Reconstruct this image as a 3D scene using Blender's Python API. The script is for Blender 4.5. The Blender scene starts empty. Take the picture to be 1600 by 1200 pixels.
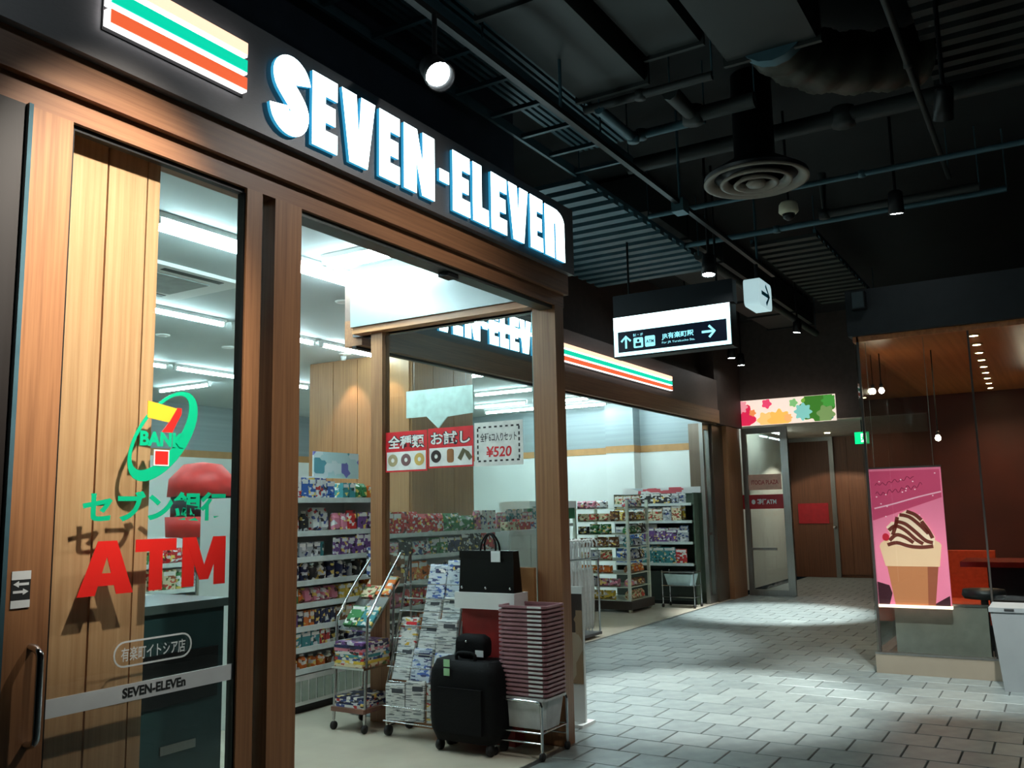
import bpy, bmesh, math, random
from mathutils import Matrix, Vector
random.seed(7)
SC = bpy.context.scene
COL = SC.collection

# ------------------------------------------------------------------ camera
ex = Vector((866, 180, 1400)).normalized()      # corridor axis seen from the camera
ey = Vector((-2335, 244, 1400)).normalized(); ey = (ey - ey.dot(ex) * ex).normalized()
ez = ex.cross(ey)
if ez.y > 0: ez = -ez
CAM = Vector((0, 0, 1.5)); F = 1400.0
right = Vector((ex.x, ey.x, ez.x)); down = Vector((ex.y, ey.y, ez.y)); fwd = Vector((ex.z, ey.z, ez.z))
cd = bpy.data.cameras.new('camera'); cam = bpy.data.objects.new('camera', cd); COL.objects.link(cam)
cd.sensor_width = 36; cd.lens = 36 * F / 1600; cd.clip_end = 100; cd.clip_start = 0.02
cam.matrix_world = Matrix(((right.x, -down.x, -fwd.x, 0), (right.y, -down.y, -fwd.y, 0), (right.z, -down.z, -fwd.z, 1.5), (0, 0, 0, 1)))
SC.camera = cam
def project(p):
    d = Vector(p) - CAM
    z = d.dot(fwd)
    return (800 + F * d.dot(right) / z, 600 + F * d.dot(down) / z) if z > 0.05 else (-1e6, -1e6)

# ------------------------------------------------------------------ world, exposure
w = bpy.data.worlds.new('world'); SC.world = w; w.use_nodes = True
w.node_tree.nodes['Background'].inputs[0].default_value = (0.25, 0.5, 0.6, 1)
w.node_tree.nodes['Background'].inputs[1].default_value = 0.004
vs = SC.view_settings
vs.view_transform = 'Standard'; vs.look = 'None'; vs.exposure = 0.55; vs.gamma = 1.0; vs.use_curve_mapping = False

# ------------------------------------------------------------------ materials
MATS = {}
def srgb(r, g, b):
    f = lambda c: (c / 255 / 12.92) if c / 255 <= 0.04045 else ((c / 255 + 0.055) / 1.055) ** 2.4
    return (f(r), f(g), f(b), 1)
def nodes_of(name):
    m = bpy.data.materials.new(name); m.use_nodes = True
    nt = m.node_tree; return m, nt, nt.nodes['Principled BSDF'], nt.nodes, nt.links
def mat(name, rgb, rough=0.5, metal=0.0, var=0.12, scale=12.0, bump=0.0, stretch=(1, 1, 1), spec=0.5):
    if name in MATS: return MATS[name]
    m, nt, b, N, L = nodes_of(name)
    c = srgb(*rgb)
    tc = N.new('ShaderNodeTexCoord'); mp = N.new('ShaderNodeMapping'); mp.inputs['Scale'].default_value = stretch
    nz = N.new('ShaderNodeTexNoise'); nz.inputs['Scale'].default_value = scale; nz.inputs['Detail'].default_value = 3
    rp = N.new('ShaderNodeValToRGB')
    rp.color_ramp.elements[0].position = 0.3; rp.color_ramp.elements[1].position = 0.7
    rp.color_ramp.elements[0].color = tuple(max(0, x * (1 - var)) for x in c[:3]) + (1,)
    rp.color_ramp.elements[1].color = tuple(min(1, x * (1 + var)) for x in c[:3]) + (1,)
    L.new(tc.outputs['Object'], mp.inputs[0]); L.new(mp.outputs[0], nz.inputs['Vector']); L.new(nz.outputs[0], rp.inputs[0])
    L.new(rp.outputs[0], b.inputs['Base Color'])
    b.inputs['Roughness'].default_value = rough; b.inputs['Metallic'].default_value = metal
    b.inputs['Specular IOR Level'].default_value = spec
    if bump:
        bp = N.new('ShaderNodeBump'); bp.inputs['Strength'].default_value = bump; bp.inputs['Distance'].default_value = 0.01
        L.new(nz.outputs[0], bp.inputs['Height']); L.new(bp.outputs[0], b.inputs['Normal'])
    MATS[name] = m; return m
def emit(name, rgb, strength):
    if name in MATS: return MATS[name]
    m, nt, b, N, L = nodes_of(name)
    b.inputs['Base Color'].default_value = srgb(*rgb)
    b.inputs['Emission Color'].default_value = srgb(*rgb); b.inputs['Emission Strength'].default_value = strength
    MATS[name] = m; return m
def wood(name, c1, c2, rough=0.4, axis=2, fine=60):
    if name in MATS: return MATS[name]
    m, nt, b, N, L = nodes_of(name)
    tc = N.new('ShaderNodeTexCoord'); mp = N.new('ShaderNodeMapping')
    s = [fine, fine, fine]; s[axis] = fine / 45
    mp.inputs['Scale'].default_value = s
    nz = N.new('ShaderNodeTexNoise'); nz.inputs['Scale'].default_value = 1; nz.inputs['Detail'].default_value = 4; nz.inputs['Roughness'].default_value = 0.65
    rp = N.new('ShaderNodeValToRGB'); rp.color_ramp.elements[0].position = 0.3; rp.color_ramp.elements[1].position = 0.72
    rp.color_ramp.elements[0].color = srgb(*c1); rp.color_ramp.elements[1].color = srgb(*c2)
    L.new(tc.outputs['Object'], mp.inputs[0]); L.new(mp.outputs[0], nz.inputs['Vector']); L.new(nz.outputs[0], rp.inputs[0]); L.new(rp.outputs[0], b.inputs['Base Color'])
    b.inputs['Roughness'].default_value = rough
    MATS[name] = m; return m
def glass(name, tint, ior=1.5, refl=1.0):
    if name in MATS: return MATS[name]
    m, nt, b, N, L = nodes_of(name)
    N.remove(b)
    t = N.new('ShaderNodeBsdfTransparent'); t.inputs[0].default_value = tint + (1,)
    g = N.new('ShaderNodeBsdfGlossy'); g.inputs['Roughness'].default_value = 0.01; g.inputs[0].default_value = (refl, refl, refl, 1)
    fr = N.new('ShaderNodeFresnel')              # thin pane: same reflectance on both faces
    ge = N.new('ShaderNodeNewGeometry'); mi_ = N.new('ShaderNodeMapRange')
    mi_.inputs['To Min'].default_value = ior; mi_.inputs['To Max'].default_value = 1 / ior
    L.new(ge.outputs['Backfacing'], mi_.inputs['Value']); L.new(mi_.outputs[0], fr.inputs['IOR'])
    nz = N.new('ShaderNodeTexNoise'); nz.inputs['Scale'].default_value = 1.5
    bp = N.new('ShaderNodeBump'); bp.inputs['Strength'].default_value = 0.02; bp.inputs['Distance'].default_value = 0.002
    mx = N.new('ShaderNodeMixShader')
    L.new(nz.outputs[0], bp.inputs['Height']); L.new(bp.outputs[0], g.inputs['Normal'])
    L.new(fr.outputs[0], mx.inputs[0]); L.new(t.outputs[0], mx.inputs[1]); L.new(g.outputs[0], mx.inputs[2])
    L.new(mx.outputs[0], N['Material Output'].inputs[0])
    MATS[name] = m; return m
def printed(name, base, inks, sx=26, sz=26, rough=0.45, cut=0.62):
    """printed paper or packaging: voronoi patches of ink on a base colour"""
    if name in MATS: return MATS[name]
    m, nt, b, N, L = nodes_of(name)
    tc = N.new('ShaderNodeTexCoord'); mp = N.new('ShaderNodeMapping'); mp.inputs['Scale'].default_value = (sx, sx, sz)
    oi = N.new('ShaderNodeObjectInfo')
    ad = N.new('ShaderNodeVectorMath'); ad.operation = 'ADD'
    sc = N.new('ShaderNodeMath'); sc.operation = 'MULTIPLY'; sc.inputs[1].default_value = 37
    L.new(oi.outputs['Random'], sc.inputs[0]); L.new(tc.outputs['Object'], mp.inputs[0]); L.new(mp.outputs[0], ad.inputs[0]); L.new(sc.outputs[0], ad.inputs[1])
    v = N.new('ShaderNodeTexVoronoi'); v.distance = 'CHEBYCHEV'; v.inputs['Scale'].default_value = 1
    L.new(ad.outputs[0], v.inputs['Vector'])
    sp = N.new('ShaderNodeSeparateColor'); L.new(v.outputs['Color'], sp.inputs[0])
    rp = N.new('ShaderNodeValToRGB'); rp.color_ramp.interpolation = 'CONSTANT'
    e = rp.color_ramp.elements; e[0].color = srgb(*base); e[0].position = 0
    n = len(inks); e[1].position = cut; e[1].color = srgb(*inks[0])
    for i in range(1, n):
        q = e.new(cut + (1 - cut) * i / n); q.color = srgb(*inks[i])
    L.new(sp.outputs[0], rp.inputs[0]); L.new(rp.outputs[0], b.inputs['Base Color'])
    b.inputs['Roughness'].default_value = rough
    MATS[name] = m; return m

WOODF = wood('wood_facade', (130, 88, 58), (170, 122, 82), 0.42)
WOODP = wood('wood_panel', (178, 130, 92), (206, 160, 120), 0.42)
WOODX = wood('wood_lintel', (122, 82, 56), (158, 112, 78), 0.42, axis=0)
WOODY = wood('wood_header', (150, 100, 62), (190, 136, 90), 0.42, axis=1)
WOODC = wood('wood_core', (140, 100, 64), (172, 128, 84), 0.45)
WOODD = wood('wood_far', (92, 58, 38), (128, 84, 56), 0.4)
GREYF = mat('fascia_grey', (112, 112, 114), 0.45, 0.35, 0.06, 40, stretch=(1, 1, 8))
BROWNF = mat('fascia_brown', (118, 100, 92), 0.5, 0.2, 0.06, 30)
DARK = mat('dark_panel', (20, 15, 13), 0.5, 0, 0.2, 6)
NAVY = mat('navy_wall', (44, 56, 72), 0.8, 0, 0.2, 3)
BLACK = mat('black_metal', (22, 24, 26), 0.45, 0.4)
CEILD = mat('dark_ceiling', (20, 23, 23), 0.9, 0, 0.25, 2)
DUCT = mat('duct_metal', (38, 43, 42), 0.6, 0.2, 0.12, 3)
STEELT = mat('ladder_steel', (66, 98, 108), 0.5, 0.4, 0.1, 8)
WHITE = mat('white_paint', (226, 230, 228), 0.5, 0, 0.03, 6)
WALLW = mat('white_wall', (226, 232, 228), 0.6, 0, 0.03, 2)
CEILW = mat('store_ceiling', (186, 196, 196), 0.8, 0, 0.05, 1.5)
SILVER = mat('silver_band', (140, 152, 154), 0.5, 0.25, 0.08, 2, stretch=(0.2, 0.2, 9))
OCHRE = mat('ochre_band', (176, 130, 80), 0.5, 0, 0.08, 10)
FLOORS = mat('store_floor', (196, 188, 170), 0.22, 0, 0.06, 3)
CHROME = mat('chrome', (205, 208, 210), 0.12, 1.0, 0.03)
STEEL = mat('brushed_steel', (150, 150, 146), 0.32, 0.9, 0.06, 4, stretch=(12, 12, 1))
GLASS = glass('clear_glass', (0.93, 0.97, 0.96))
GLASSK = glass('kiosk_glass', (0.86, 0.9, 0.89), 1.45)
RUBBER = mat('rubber', (30, 30, 30), 0.7)
LETTER = emit('sign_white', (225, 255, 255), 4.0); LETSIDE = emit('sign_side_halo', (60, 170, 215), 0.5)  # letter sides glow cyan to stand in for the halo
TUBE = emit('fluorescent', (222, 250, 255), 40.0)
LAMP = emit('lamp_white', (240, 252, 255), 40.0)
LAMPW = emit('lamp_warm', (255, 226, 170), 30.0)
def tile_mat():
    m, nt, b, N, L = nodes_of('grey_paver')
    oi = N.new('ShaderNodeObjectInfo'); tc = N.new('ShaderNodeTexCoord')
    nz = N.new('ShaderNodeTexNoise'); nz.inputs['Scale'].default_value = 9; nz.inputs['Detail'].default_value = 5
    L.new(tc.outputs['Object'], nz.inputs['Vector'])
    ad = N.new('ShaderNodeMath'); ad.operation = 'MULTIPLY_ADD'; ad.inputs[1].default_value = 0.35
    L.new(oi.outputs['Random'], ad.inputs[0]); L.new(nz.outputs[0], ad.inputs[2])
    rp = N.new('ShaderNodeValToRGB'); rp.color_ramp.elements[0].position = 0.35; rp.color_ramp.elements[1].position = 0.95
    rp.color_ramp.elements[0].color = srgb(108, 118, 117); rp.color_ramp.elements[1].color = srgb(140, 149, 146)
    L.new(ad.outputs[0], rp.inputs[0]); L.new(rp.outputs[0], b.inputs['Base Color'])
    bp = N.new('ShaderNodeBump'); bp.inputs['Strength'].default_value = 0.15; bp.inputs['Distance'].default_value = 0.004
    L.new(nz.outputs[0], bp.inputs['Height']); L.new(bp.outputs[0], b.inputs['Normal'])
    b.inputs['Roughness'].default_value = 0.42
    return m
PAVER = tile_mat()
GROUT = mat('dark_grout', (60, 64, 62), 0.9, 0, 0.1, 30)

# ------------------------------------------------------------------ mesh helpers
class MB:
    def __init__(s): s.v = []; s.f = []; s.m = []; s.sm = []
    def add(s, vs_, fs, mi=0, smooth=False, M=None):
        o = len(s.v)
        s.v += [tuple(M @ Vector(p)) if M else tuple(p) for p in vs_]
        for f in fs: s.f.append(tuple(i + o for i in f)); s.m.append(mi); s.sm.append(smooth)
        return s
    def box(s, x0, x1, y0, y1, z0, z1, mi=0, M=None):
        x0, x1 = min(x0, x1), max(x0, x1); y0, y1 = min(y0, y1), max(y0, y1); z0, z1 = min(z0, z1), max(z0, z1)
        return s.add([(x0, y0, z0), (x1, y0, z0), (x1, y1, z0), (x0, y1, z0), (x0, y0, z1), (x1, y0, z1), (x1, y1, z1), (x0, y1, z1)],
                     [(0, 3, 2, 1), (4, 5, 6, 7), (0, 1, 5, 4), (1, 2, 6, 5), (2, 3, 7, 6), (3, 0, 4, 7)], mi, False, M)
    def frustum(s, a, b, z0, z1, mi=0, M=None):       # a=(x0,x1,y0,y1) bottom, b the same at the top
        return s.add([(a[0], a[2], z0), (a[1], a[2], z0), (a[1], a[3], z0), (a[0], a[3], z0), (b[0], b[2], z1), (b[1], b[2], z1), (b[1], b[3], z1), (b[0], b[3], z1)],
                     [(0, 3, 2, 1), (4, 5, 6, 7), (0, 1, 5, 4), (1, 2, 6, 5), (2, 3, 7, 6), (3, 0, 4, 7)], mi, False, M)
    def prism(s, poly, d, M=None, mi=0, w0=0.0):      # polygon in (u,v), counter-clockwise, front at w0+d
        n = len(poly)
        a = sum(poly[i][0] * poly[(i + 1) % n][1] - poly[(i + 1) % n][0] * poly[i][1] for i in range(n))
        if a < 0: poly = poly[::-1]
        vs_ = [(u, v, w0) for u, v in poly] + [(u, v, w0 + d) for u, v in poly]
        fs = [tuple(range(n))[::-1], tuple(range(n, 2 * n))] + [(i, (i + 1) % n, n + (i + 1) % n, n + i) for i in range(n)]
        return s.add(vs_, fs, mi, False, M)
    def ring(s, outer, inner, d, M=None, mi=0, w0=0.0):
        n = len(outer)
        vs_ = [(u, v, w0) for u, v in outer] + [(u, v, w0) for u, v in inner] + [(u, v, w0 + d) for u, v in outer] + [(u, v, w0 + d) for u, v in inner]
        fs = []
        for i in range(n):
            j = (i + 1) % n
            fs += [(2 * n + i, 2 * n + j, 3 * n + j, 3 * n + i), (i, n + i, n + j, j), (i, j, 2 * n + j, 2 * n + i), (n + i, 3 * n + i, 3 * n + j, n + j)]
        return s.add(vs_, fs, mi, False, M)
    def tube(s, pts, r, n=8, mi=0, M=None, smooth=True, cap=True):
        pts = [Vector(p) for p in pts]; k = len(pts); rs = r if isinstance(r, (list, tuple)) else [r] * k
        vs_ = []; up = None
        for i, p in enumerate(pts):
            t = (pts[min(i + 1, k - 1)] - pts[max(i - 1, 0)]).normalized()
            if up is None: up = Vector((0, 0, 1)) if abs(t.z) < 0.9 else Vector((1, 0, 0))
            a = t.cross(up).normalized(); up = a.cross(t).normalized()
            for q in range(n):
                g = 2 * math.pi * q / n
                vs_.append(p + (a * math.cos(g) + up * math.sin(g)) * rs[i])
        fs = [(i * n + q, i * n + (q + 1) % n, (i + 1) * n + (q + 1) % n, (i + 1) * n + q) for i in range(k - 1) for q in range(n)]
        s.add(vs_, fs, mi, smooth, M)
        if cap:
            s.add(vs_[:n], [tuple(range(n))[::-1]], mi, False, M); s.add(vs_[-n:], [tuple(range(n))], mi, False, M)
        return s
    def lathe(s, prof, n=16, c=(0, 0, 0), mi=0, smooth=True, M=None):   # prof: (r, z)
        vs_ = []
        for r, z in prof:
            for q in range(n):
                g = 2 * math.pi * q / n; vs_.append((c[0] + r * math.cos(g), c[1] + r * math.sin(g), c[2] + z))
        fs = [(i * n + q, i * n + (q + 1) % n, (i + 1) * n + (q + 1) % n, (i + 1) * n + q) for i in range(len(prof) - 1) for q in range(n)]
        fs += [tuple(range(n))[::-1], tuple(range((len(prof) - 1) * n, len(prof) * n))]
        return s.add(vs_, fs, mi, smooth, M)
    def mesh(s, name, mats):
        me = bpy.data.meshes.new(name); me.from_pydata(s.v, [], s.f)
        for m in (mats if isinstance(mats, (list, tuple)) else [mats]): me.materials.append(m)
        for p, mi, sm in zip(me.polygons, s.m, s.sm): p.material_index = mi; p.use_smooth = sm
        me.update(); return me
    def build(s, name, mats, parent=None, loc=None):
        return link(name, s.mesh(name, mats), parent, loc)
def link(name, me, parent=None, loc=None):
    o = bpy.data.objects.new(name, me); COL.objects.link(o)
    if parent: o.parent = parent
    if loc is not None: o.location = loc
    return o
def tag(o, label, cat, group=None):
    o['label'] = label; o['category'] = cat
    if group: o['group'] = group
    return o
def thing(name, label, cat, loc=(0, 0, 0), rz=0.0, group=None):
    o = bpy.data.objects.new(name, None); COL.objects.link(o); o.location = loc; o.rotation_euler = (0, 0, rz)
    o.empty_display_size = 0.1
    return tag(o, label, cat, group)
def struct(name, obj_or_mb, mats=None):
    o = obj_or_mb.build(name, mats) if isinstance(obj_or_mb, MB) else obj_or_mb
    o['kind'] = 'structure'; return o
def sroot(name, label=None):
    o = bpy.data.objects.new(name, None); COL.objects.link(o); o['kind'] = 'structure'
    if label: o['label'] = label
    return o
def FR(o, r, u):                                   # frame: u,v,w -> origin + right*u + up*v + normal*w
    r = Vector(r); u = Vector(u); n = r.cross(u)
    return Matrix(((r.x, u.x, n.x, o[0]), (r.y, u.y, n.y, o[1]), (r.z, u.z, n.z, o[2]), (0, 0, 0, 1)))
def FA(x, y, z): return FR((x, y, z), (1, 0, 0), (0, 0, 1))      # facing the corridor (-Y)
def FX(x, y, z): return FR((x, y, z), (0, -1, 0), (0, 0, 1))     # facing -X
def text_into(mb, s, M, h, bold=0.0, depth=0.002, mi=0, width=None, shear=0.0):
    """lettering as real geometry: h = capital height, text fitted to width, origin bottom-left"""
    c = bpy.data.curves.new('txt', 'FONT'); c.body = s; c.offset = bold; c.resolution_u = 4; c.shear = shear
    o = bpy.data.objects.new('txt', c); COL.objects.link(o)
    me = o.to_mesh()
    xs = [v.co.x for v in me.vertices]; ys = [v.co.y for v in me.vertices]
    x0, x1, y0, y1 = min(xs), max(xs), min(ys), max(ys)
    sy = h / (y1 - y0); sx = width / (x1 - x0) if width else sy
    vs_ = [((v.co.x - x0) * sx, (v.co.y - y0) * sy, depth) for v in me.vertices]
    fs = [tuple(p.vertices) for p in me.polygons]
    mb.add(vs_, fs, mi, False, M)
    o.to_mesh_clear(); bpy.data.objects.remove(o); bpy.data.curves.remove(c)
    return (x1 - x0) * sx
def rrect(x0, x1, y0, y1, r, n=5):
    out = []
    for cx_, cy_, a in ((x1 - r, y1 - r, 0), (x0 + r, y1 - r, 90), (x0 + r, y0 + r, 180), (x1 - r, y0 + r, 270)):
        for i in range(n + 1):
            g = math.radians(a + 90 * i / n); out.append((cx_ + r * math.cos(g), cy_ + r * math.sin(g)))
    return out
def ell(cx_, cy_, a, b, n=28, rot=0.0):
    return [(cx_ + a * math.cos(t) * math.cos(rot) - b * math.sin(t) * math.sin(rot), cy_ + a * math.cos(t) * math.sin(rot) + b * math.sin(t) * math.cos(rot)) for t in (2 * math.pi * i / n for i in range(n))]
def spline(P, k=5):
    out = []
    for i in range(len(P) - 1):
        p0, p1, p2, p3 = P[max(i - 1, 0)], P[i], P[i + 1], P[min(i + 2, len(P) - 1)]
        for j in range(k):
            t = j / k
            out.append(tuple(0.5 * ((2 * b) + (-a + c) * t + (2 * a - 5 * b + 4 * c - d) * t * t + (-a + 3 * b - 3 * c + d) * t ** 3) for a, b, c, d in zip(p0, p1, p2, p3)))
    out.append(tuple(P[-1])); return out
def stroke(P, hw):
    L_, R_ = [], []
    for i, p in enumerate(P):
        a = P[max(i - 1, 0)]; b = P[min(i + 1, len(P) - 1)]
        dx, dy = b[0] - a[0], b[1] - a[1]; l = math.hypot(dx, dy) or 1; h = hw[i] if isinstance(hw, list) else hw
        L_.append((p[0] - dy / l * h, p[1] + dx / l * h)); R_.append((p[0] + dy / l * h, p[1] - dx / l * h))
    return L_, R_
def stroke_into(mb, P, hw, d, M, mi=0, w0=0.0):
    L_, R_ = stroke(P, hw); n = len(P)
    vs_ = [(u, v, w0 + d) for u, v in L_] + [(u, v, w0 + d) for u, v in R_] + [(u, v, w0) for u, v in L_] + [(u, v, w0) for u, v in R_]
    fs = []
    for i in range(n - 1):
        fs += [(i, n + i, n + i + 1, i + 1), (2 * n + i, 2 * n + i + 1, 3 * n + i + 1, 3 * n + i), (i, i + 1, 2 * n + i + 1, 2 * n + i), (n + i, 3 * n + i, 3 * n + i + 1, n + i + 1)]
    fs += [(0, 2 * n, 3 * n, n), (n - 1, 2 * n - 1, 4 * n - 1, 3 * n - 1)]
    mb.add(vs_, fs, mi, False, M)
ORD = ['lowest', 'second lowest', 'third lowest', 'fourth lowest', 'fifth lowest', 'sixth lowest', 'seventh lowest', 'eighth lowest', 'ninth lowest', 'top']

# ================================================================== STRUCTURE
YA, YB, ZC = 2.85, 4.70, 3.40
# ---- corridor floor: a grout bed with pavers laid in running bond
floor = struct('floor', MB().box(-3, 21, -2.5, YA, -0.12, -0.006).box(5.37, 21, YA, YB + 0.05, -0.12, -0.006), GROUT)
PX, PY, GAP = 0.315, 0.31, 0.008
def allowed(x0, x1, y0, y1):
    c = []
    ymax = YA if (x0 + x1) / 2 < 5.37 else YB + 0.05
    ymin = 1.56 if (x0 + x1) / 2 > 8.75 else -2.5
    y0 = max(y0, ymin); y1 = min(y1, ymax)
    return (x0, x1, y0, y1) if y1 - y0 > 0.03 else None
def tile_mesh(sx, sy):
    b = 0.004; mb = MB(); mb.frustum((0, sx, 0, sy), (0, sx, 0, sy), -0.012, -b); mb.frustum((0, sx, 0, sy), (b, sx - b, b, sy - b), -b, 0.0)
    return mb
tcache = {}; tiles = []
nrow = 0
x = -1.0 + 0.03
while x < 19.5:
    y = -2.5 + (PY / 2 if nrow % 2 else 0) + 0.07
    while y < YB:
        a = allowed(x + GAP / 2, x + PX - GAP / 2, y + GAP / 2, y + PY - GAP / 2)
        if a:
            u, v = project(((a[0] + a[1]) / 2, (a[2] + a[3]) / 2, 0)); inn = -20 < u < 1620 and 0 < v < 1225
            hidden = (a[0] < 5.2 and u < 830)
            d = math.hypot(a[0], a[2]); tiles.append((0 if inn and not hidden else 1, d, a))
        y += PY
    x += PX; nrow += 1
tiles.sort()
rest = MB()
for i, (fl, d, a) in enumerate(tiles):
    sx, sy = a[1] - a[0], a[3] - a[2]
    if i < 300 and fl == 0:
        k = (round(sx, 3), round(sy, 3))
        if k not in tcache: tcache[k] = tile_mesh(*k).mesh('floor_tile', PAVER)
        link('floor_tile', tcache[k], floor, (a[0], a[2], 0))
    elif a[0] > 2:
        rest.frustum((a[0], a[1], a[2], a[3]), (a[0], a[1], a[2], a[3]), -0.012, 0.0)
rt = rest.build('far_floor_tiles', PAVER, floor); rt['kind'] = 'stuff'
# ---- store floor, ceilings, walls
struct('floor', MB().box(-1, 5.37, YA, 12.6, -0.12, 0.0).box(5.37, 15.2, YB + 0.06, 12.6, -0.12, 0.0), FLOORS)['label'] = 'polished beige store floor'
struct('trim_1', MB().box(2.87, 5.37, YA - 0.02, YA + 0.02, -0.01, 0.004).box(5.37, 13.8, YB + 0.04, YB + 0.07, -0.01, 0.004), STEEL)
struct('ceiling', MB().box(-1, 5.40, YA + 0.1, 12.6, ZC, ZC + 0.06).box(5.40, 15.2, YB + 0.02, 12.6, ZC, ZC + 0.06), CEILW)['label'] = 'pale store ceiling'
struct('ceiling', MB().box(-3, 21, -2.6, YB + 0.7, 4.75, 4.85), CEILD)['label'] = 'dark exposed corridor ceiling slab'
def banded(name, f):      # white wall, ochre rail, silver upper field
    o = struct(name, f(0.0, 2.50, 0), WALLW)
    f(2.50, 2.62, 0.012).build('ochre_rail', OCHRE, o)
    f(2.62, ZC, 0.006).build('silver_field', SILVER, o)
    return o
banded('wall_back', lambda a, b, d: MB().box(-1, 15.2, 12.6 - d, 12.7, a, b))
banded('wall_right', lambda a, b, d: MB().box(15.2 - d, 15.3, YB + 0.12, 12.6, a, b).box(14.9 - d, 15.2, 6.55 - d, 7.1, a, b))
banded('wall_left', lambda a, b, d: MB().box(-1.1, -1 + d, YA, 12.6, a, b))
core = struct('wall_core', MB().box(8.33, 9.62, 6.49, 8.1, 0, ZC), WOODC)
for i in range(4):        # wood boards of the core, with open joints
    MB().box(8.315, 8.33, 6.5 + i * 0.4, 6.89 + i * 0.4, 0.1, ZC - 0.02).build('wood_panel', WOODC, core)
for i in range(3):
    MB().box(8.34 + i * 0.43, 8.76 + i * 0.43, 6.475, 6.49, 0.1, ZC - 0.02).build('wood_panel', WOODC, core)
struct('wall_column', MB().box(8.0, 8.3, 8.6, 8.9, 0, ZC), WALLW)
# outer shell of the corridor
struct('wall_opposite', MB().box(-3, 8.6, -2.6, -2.5, 0, 4.75), DARK)
struct('wall_behind', MB().box(-3.1, -3, -2.6, YA, 0, 4.75), DARK)
# ---- front of the store
wf = struct('wall_front', MB().box(-3, 5.42, 2.78, 2.95, 3.11, 3.58), GREYF); wf['label'] = 'grey sign fascia over the entrance'
MB().box(-3, 5.40, YA - 0.03, YA + 0.14, 2.97, 3.11).box(-3, 5.38, YA, YA + 0.14, 2.88, 2.97).build('lintel', WOODX, wf)
MB().box(2.87, 5.25, YA + 0.02, YA + 0.12, 2.855, 2.88).build('door_track', mat('track_grey', (84, 90, 88), 0.4, 0.6), wf)
MB().box(4.05, 4.15, YA + 0.03, YA + 0.1, 2.83, 2.856).build('door_sensor', BLACK, wf)
MB().box(-3, 1.60, YA, YA + 0.12, 0, 2.88).build('dark_panel', DARK, wf)
MB().box(1.585, 1.60, YA - 0.02, YA + 0.02, 0, 2.88).build('glass_edge', mat('edge_teal', (70, 100, 110), 0.2), wf)
MB().box(-3, 5.5, 3.30, 3.4, 3.46, 4.75).box(-3, 5.42, 2.95, 3.35, 3.46, 3.52).build('upper_wall', NAVY, wf)
MB().box(2.62, 2.66, YA + 0.03, YA + 0.12, 0, 2.88).build('dark_slot', BLACK, wf)
jamb = MB().box(2.70, 2.86, YA - 0.005, YA + 0.15, 0, 2.88).build('jamb', WOODF, wf)
jamb2 = MB().box(5.25, 5.37, YA, YA + 0.18, 0, 2.88).build('corner_post', WOODF, wf)
MB().box(5.30, 5.42, YA + 0.1, YB, 2.88, 3.58).build('return_fascia', GREYF, wf)
# pocket wall of wood boards behind the door glass
pk = struct('wall_pocket', MB().box(1.60, 2.185, 2.96, 3.10, 0, 2.9), WOODP)
for a, b in ((1.62, 1.79), (1.798, 1.955), (1.963, 2.125), (2.131, 2.185)):
    MB().box(a, b, 2.945, 2.96, 0.02, 2.88).build('wood_panel', WOODP, pk)
# ---- return window between the entrance and the set-back front
rw = sroot('window_1', 'return window of clear glass in a wooden frame')
MB().box(5.29, 5.30, 3.03, 4.36, 0.42, 2.86).build('glass_pane', GLASS, rw)
MB().box(5.25, 5.34, 4.36, 4.47, 0, 2.90).build('post', WOODF, rw)
MB().box(5.25, 5.34, 3.03, 4.36, 0, 0.42).build('base_panel', WOODF, rw)
MB().box(5.20, 5.36, 2.97, 4.62, 2.88, 2.93).build('header', WOODY, rw)
MB().box(5.18, 5.30, 2.97, 4.62, 2.93, ZC).build('white_soffit_panel', mat('soffit_white', (142, 152, 152), 0.3, 0.15, 0.04, 2), rw)
MB().box(5.275, 5.29, 3.03, 3.05, 0.42, 2.86).build('glazing_bead', mat('bead_green', (120, 150, 150), 0.2, 0.3), rw)
# ---- set-back front B: an open shopfront below a brown fascia
wb = struct('wall_side', MB().box(5.34, 14.0, 4.66, 4.82, 3.03, 3.52), BROWNF); wb['label'] = 'brown fascia of the set-back open shopfront'
MB().box(5.34, 14.0, 4.64, 4.82, 2.82, 3.03).build('lintel', WOODX, wb)
MB().box(5.34, 15.2, 4.9, 5.0, 3.46, 4.75).box(13.95, 15.3, 4.68, 4.9, 2.82, 4.75).build('upper_wall', mat('upper_brown', (66, 52, 46), 0.7), wb)
MB().box(5.34, 14.0, 4.70, 4.74, 2.80, 2.82).build('shutter_slot', BLACK, wb)
pil = MB().box(14.06, 14.56, 4.80, 5.2, 0, 2.85).build('pillar', mat('pillar_bronze', (116, 104, 92), 0.3, 0.7, 0.06, 3, stretch=(10, 10, 0.5)), wb)
MB().box(13.72, 13.78, 4.84, 4.90, 0, 2.82).box(14.0, 14.06, 4.84, 4.90, 0, 2.82).box(13.78, 14.0, 4.84, 4.90, 0, 0.12).box(13.78, 14.0, 4.84, 4.9, 2.72, 2.82).box(13.78, 14.0, 4.85, 4.89, 1.05, 1.09).build('folded_door_frame', STEEL, wb)
MB().box(13.78, 14.0, 4.865, 4.875, 0.12, 2.72).build('folded_door_glass', GLASS, wb)
MB().box(14.56, 15.25, 4.72, 5.2, 0, 2.85).build('wood_return', WOODF, wb)

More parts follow.
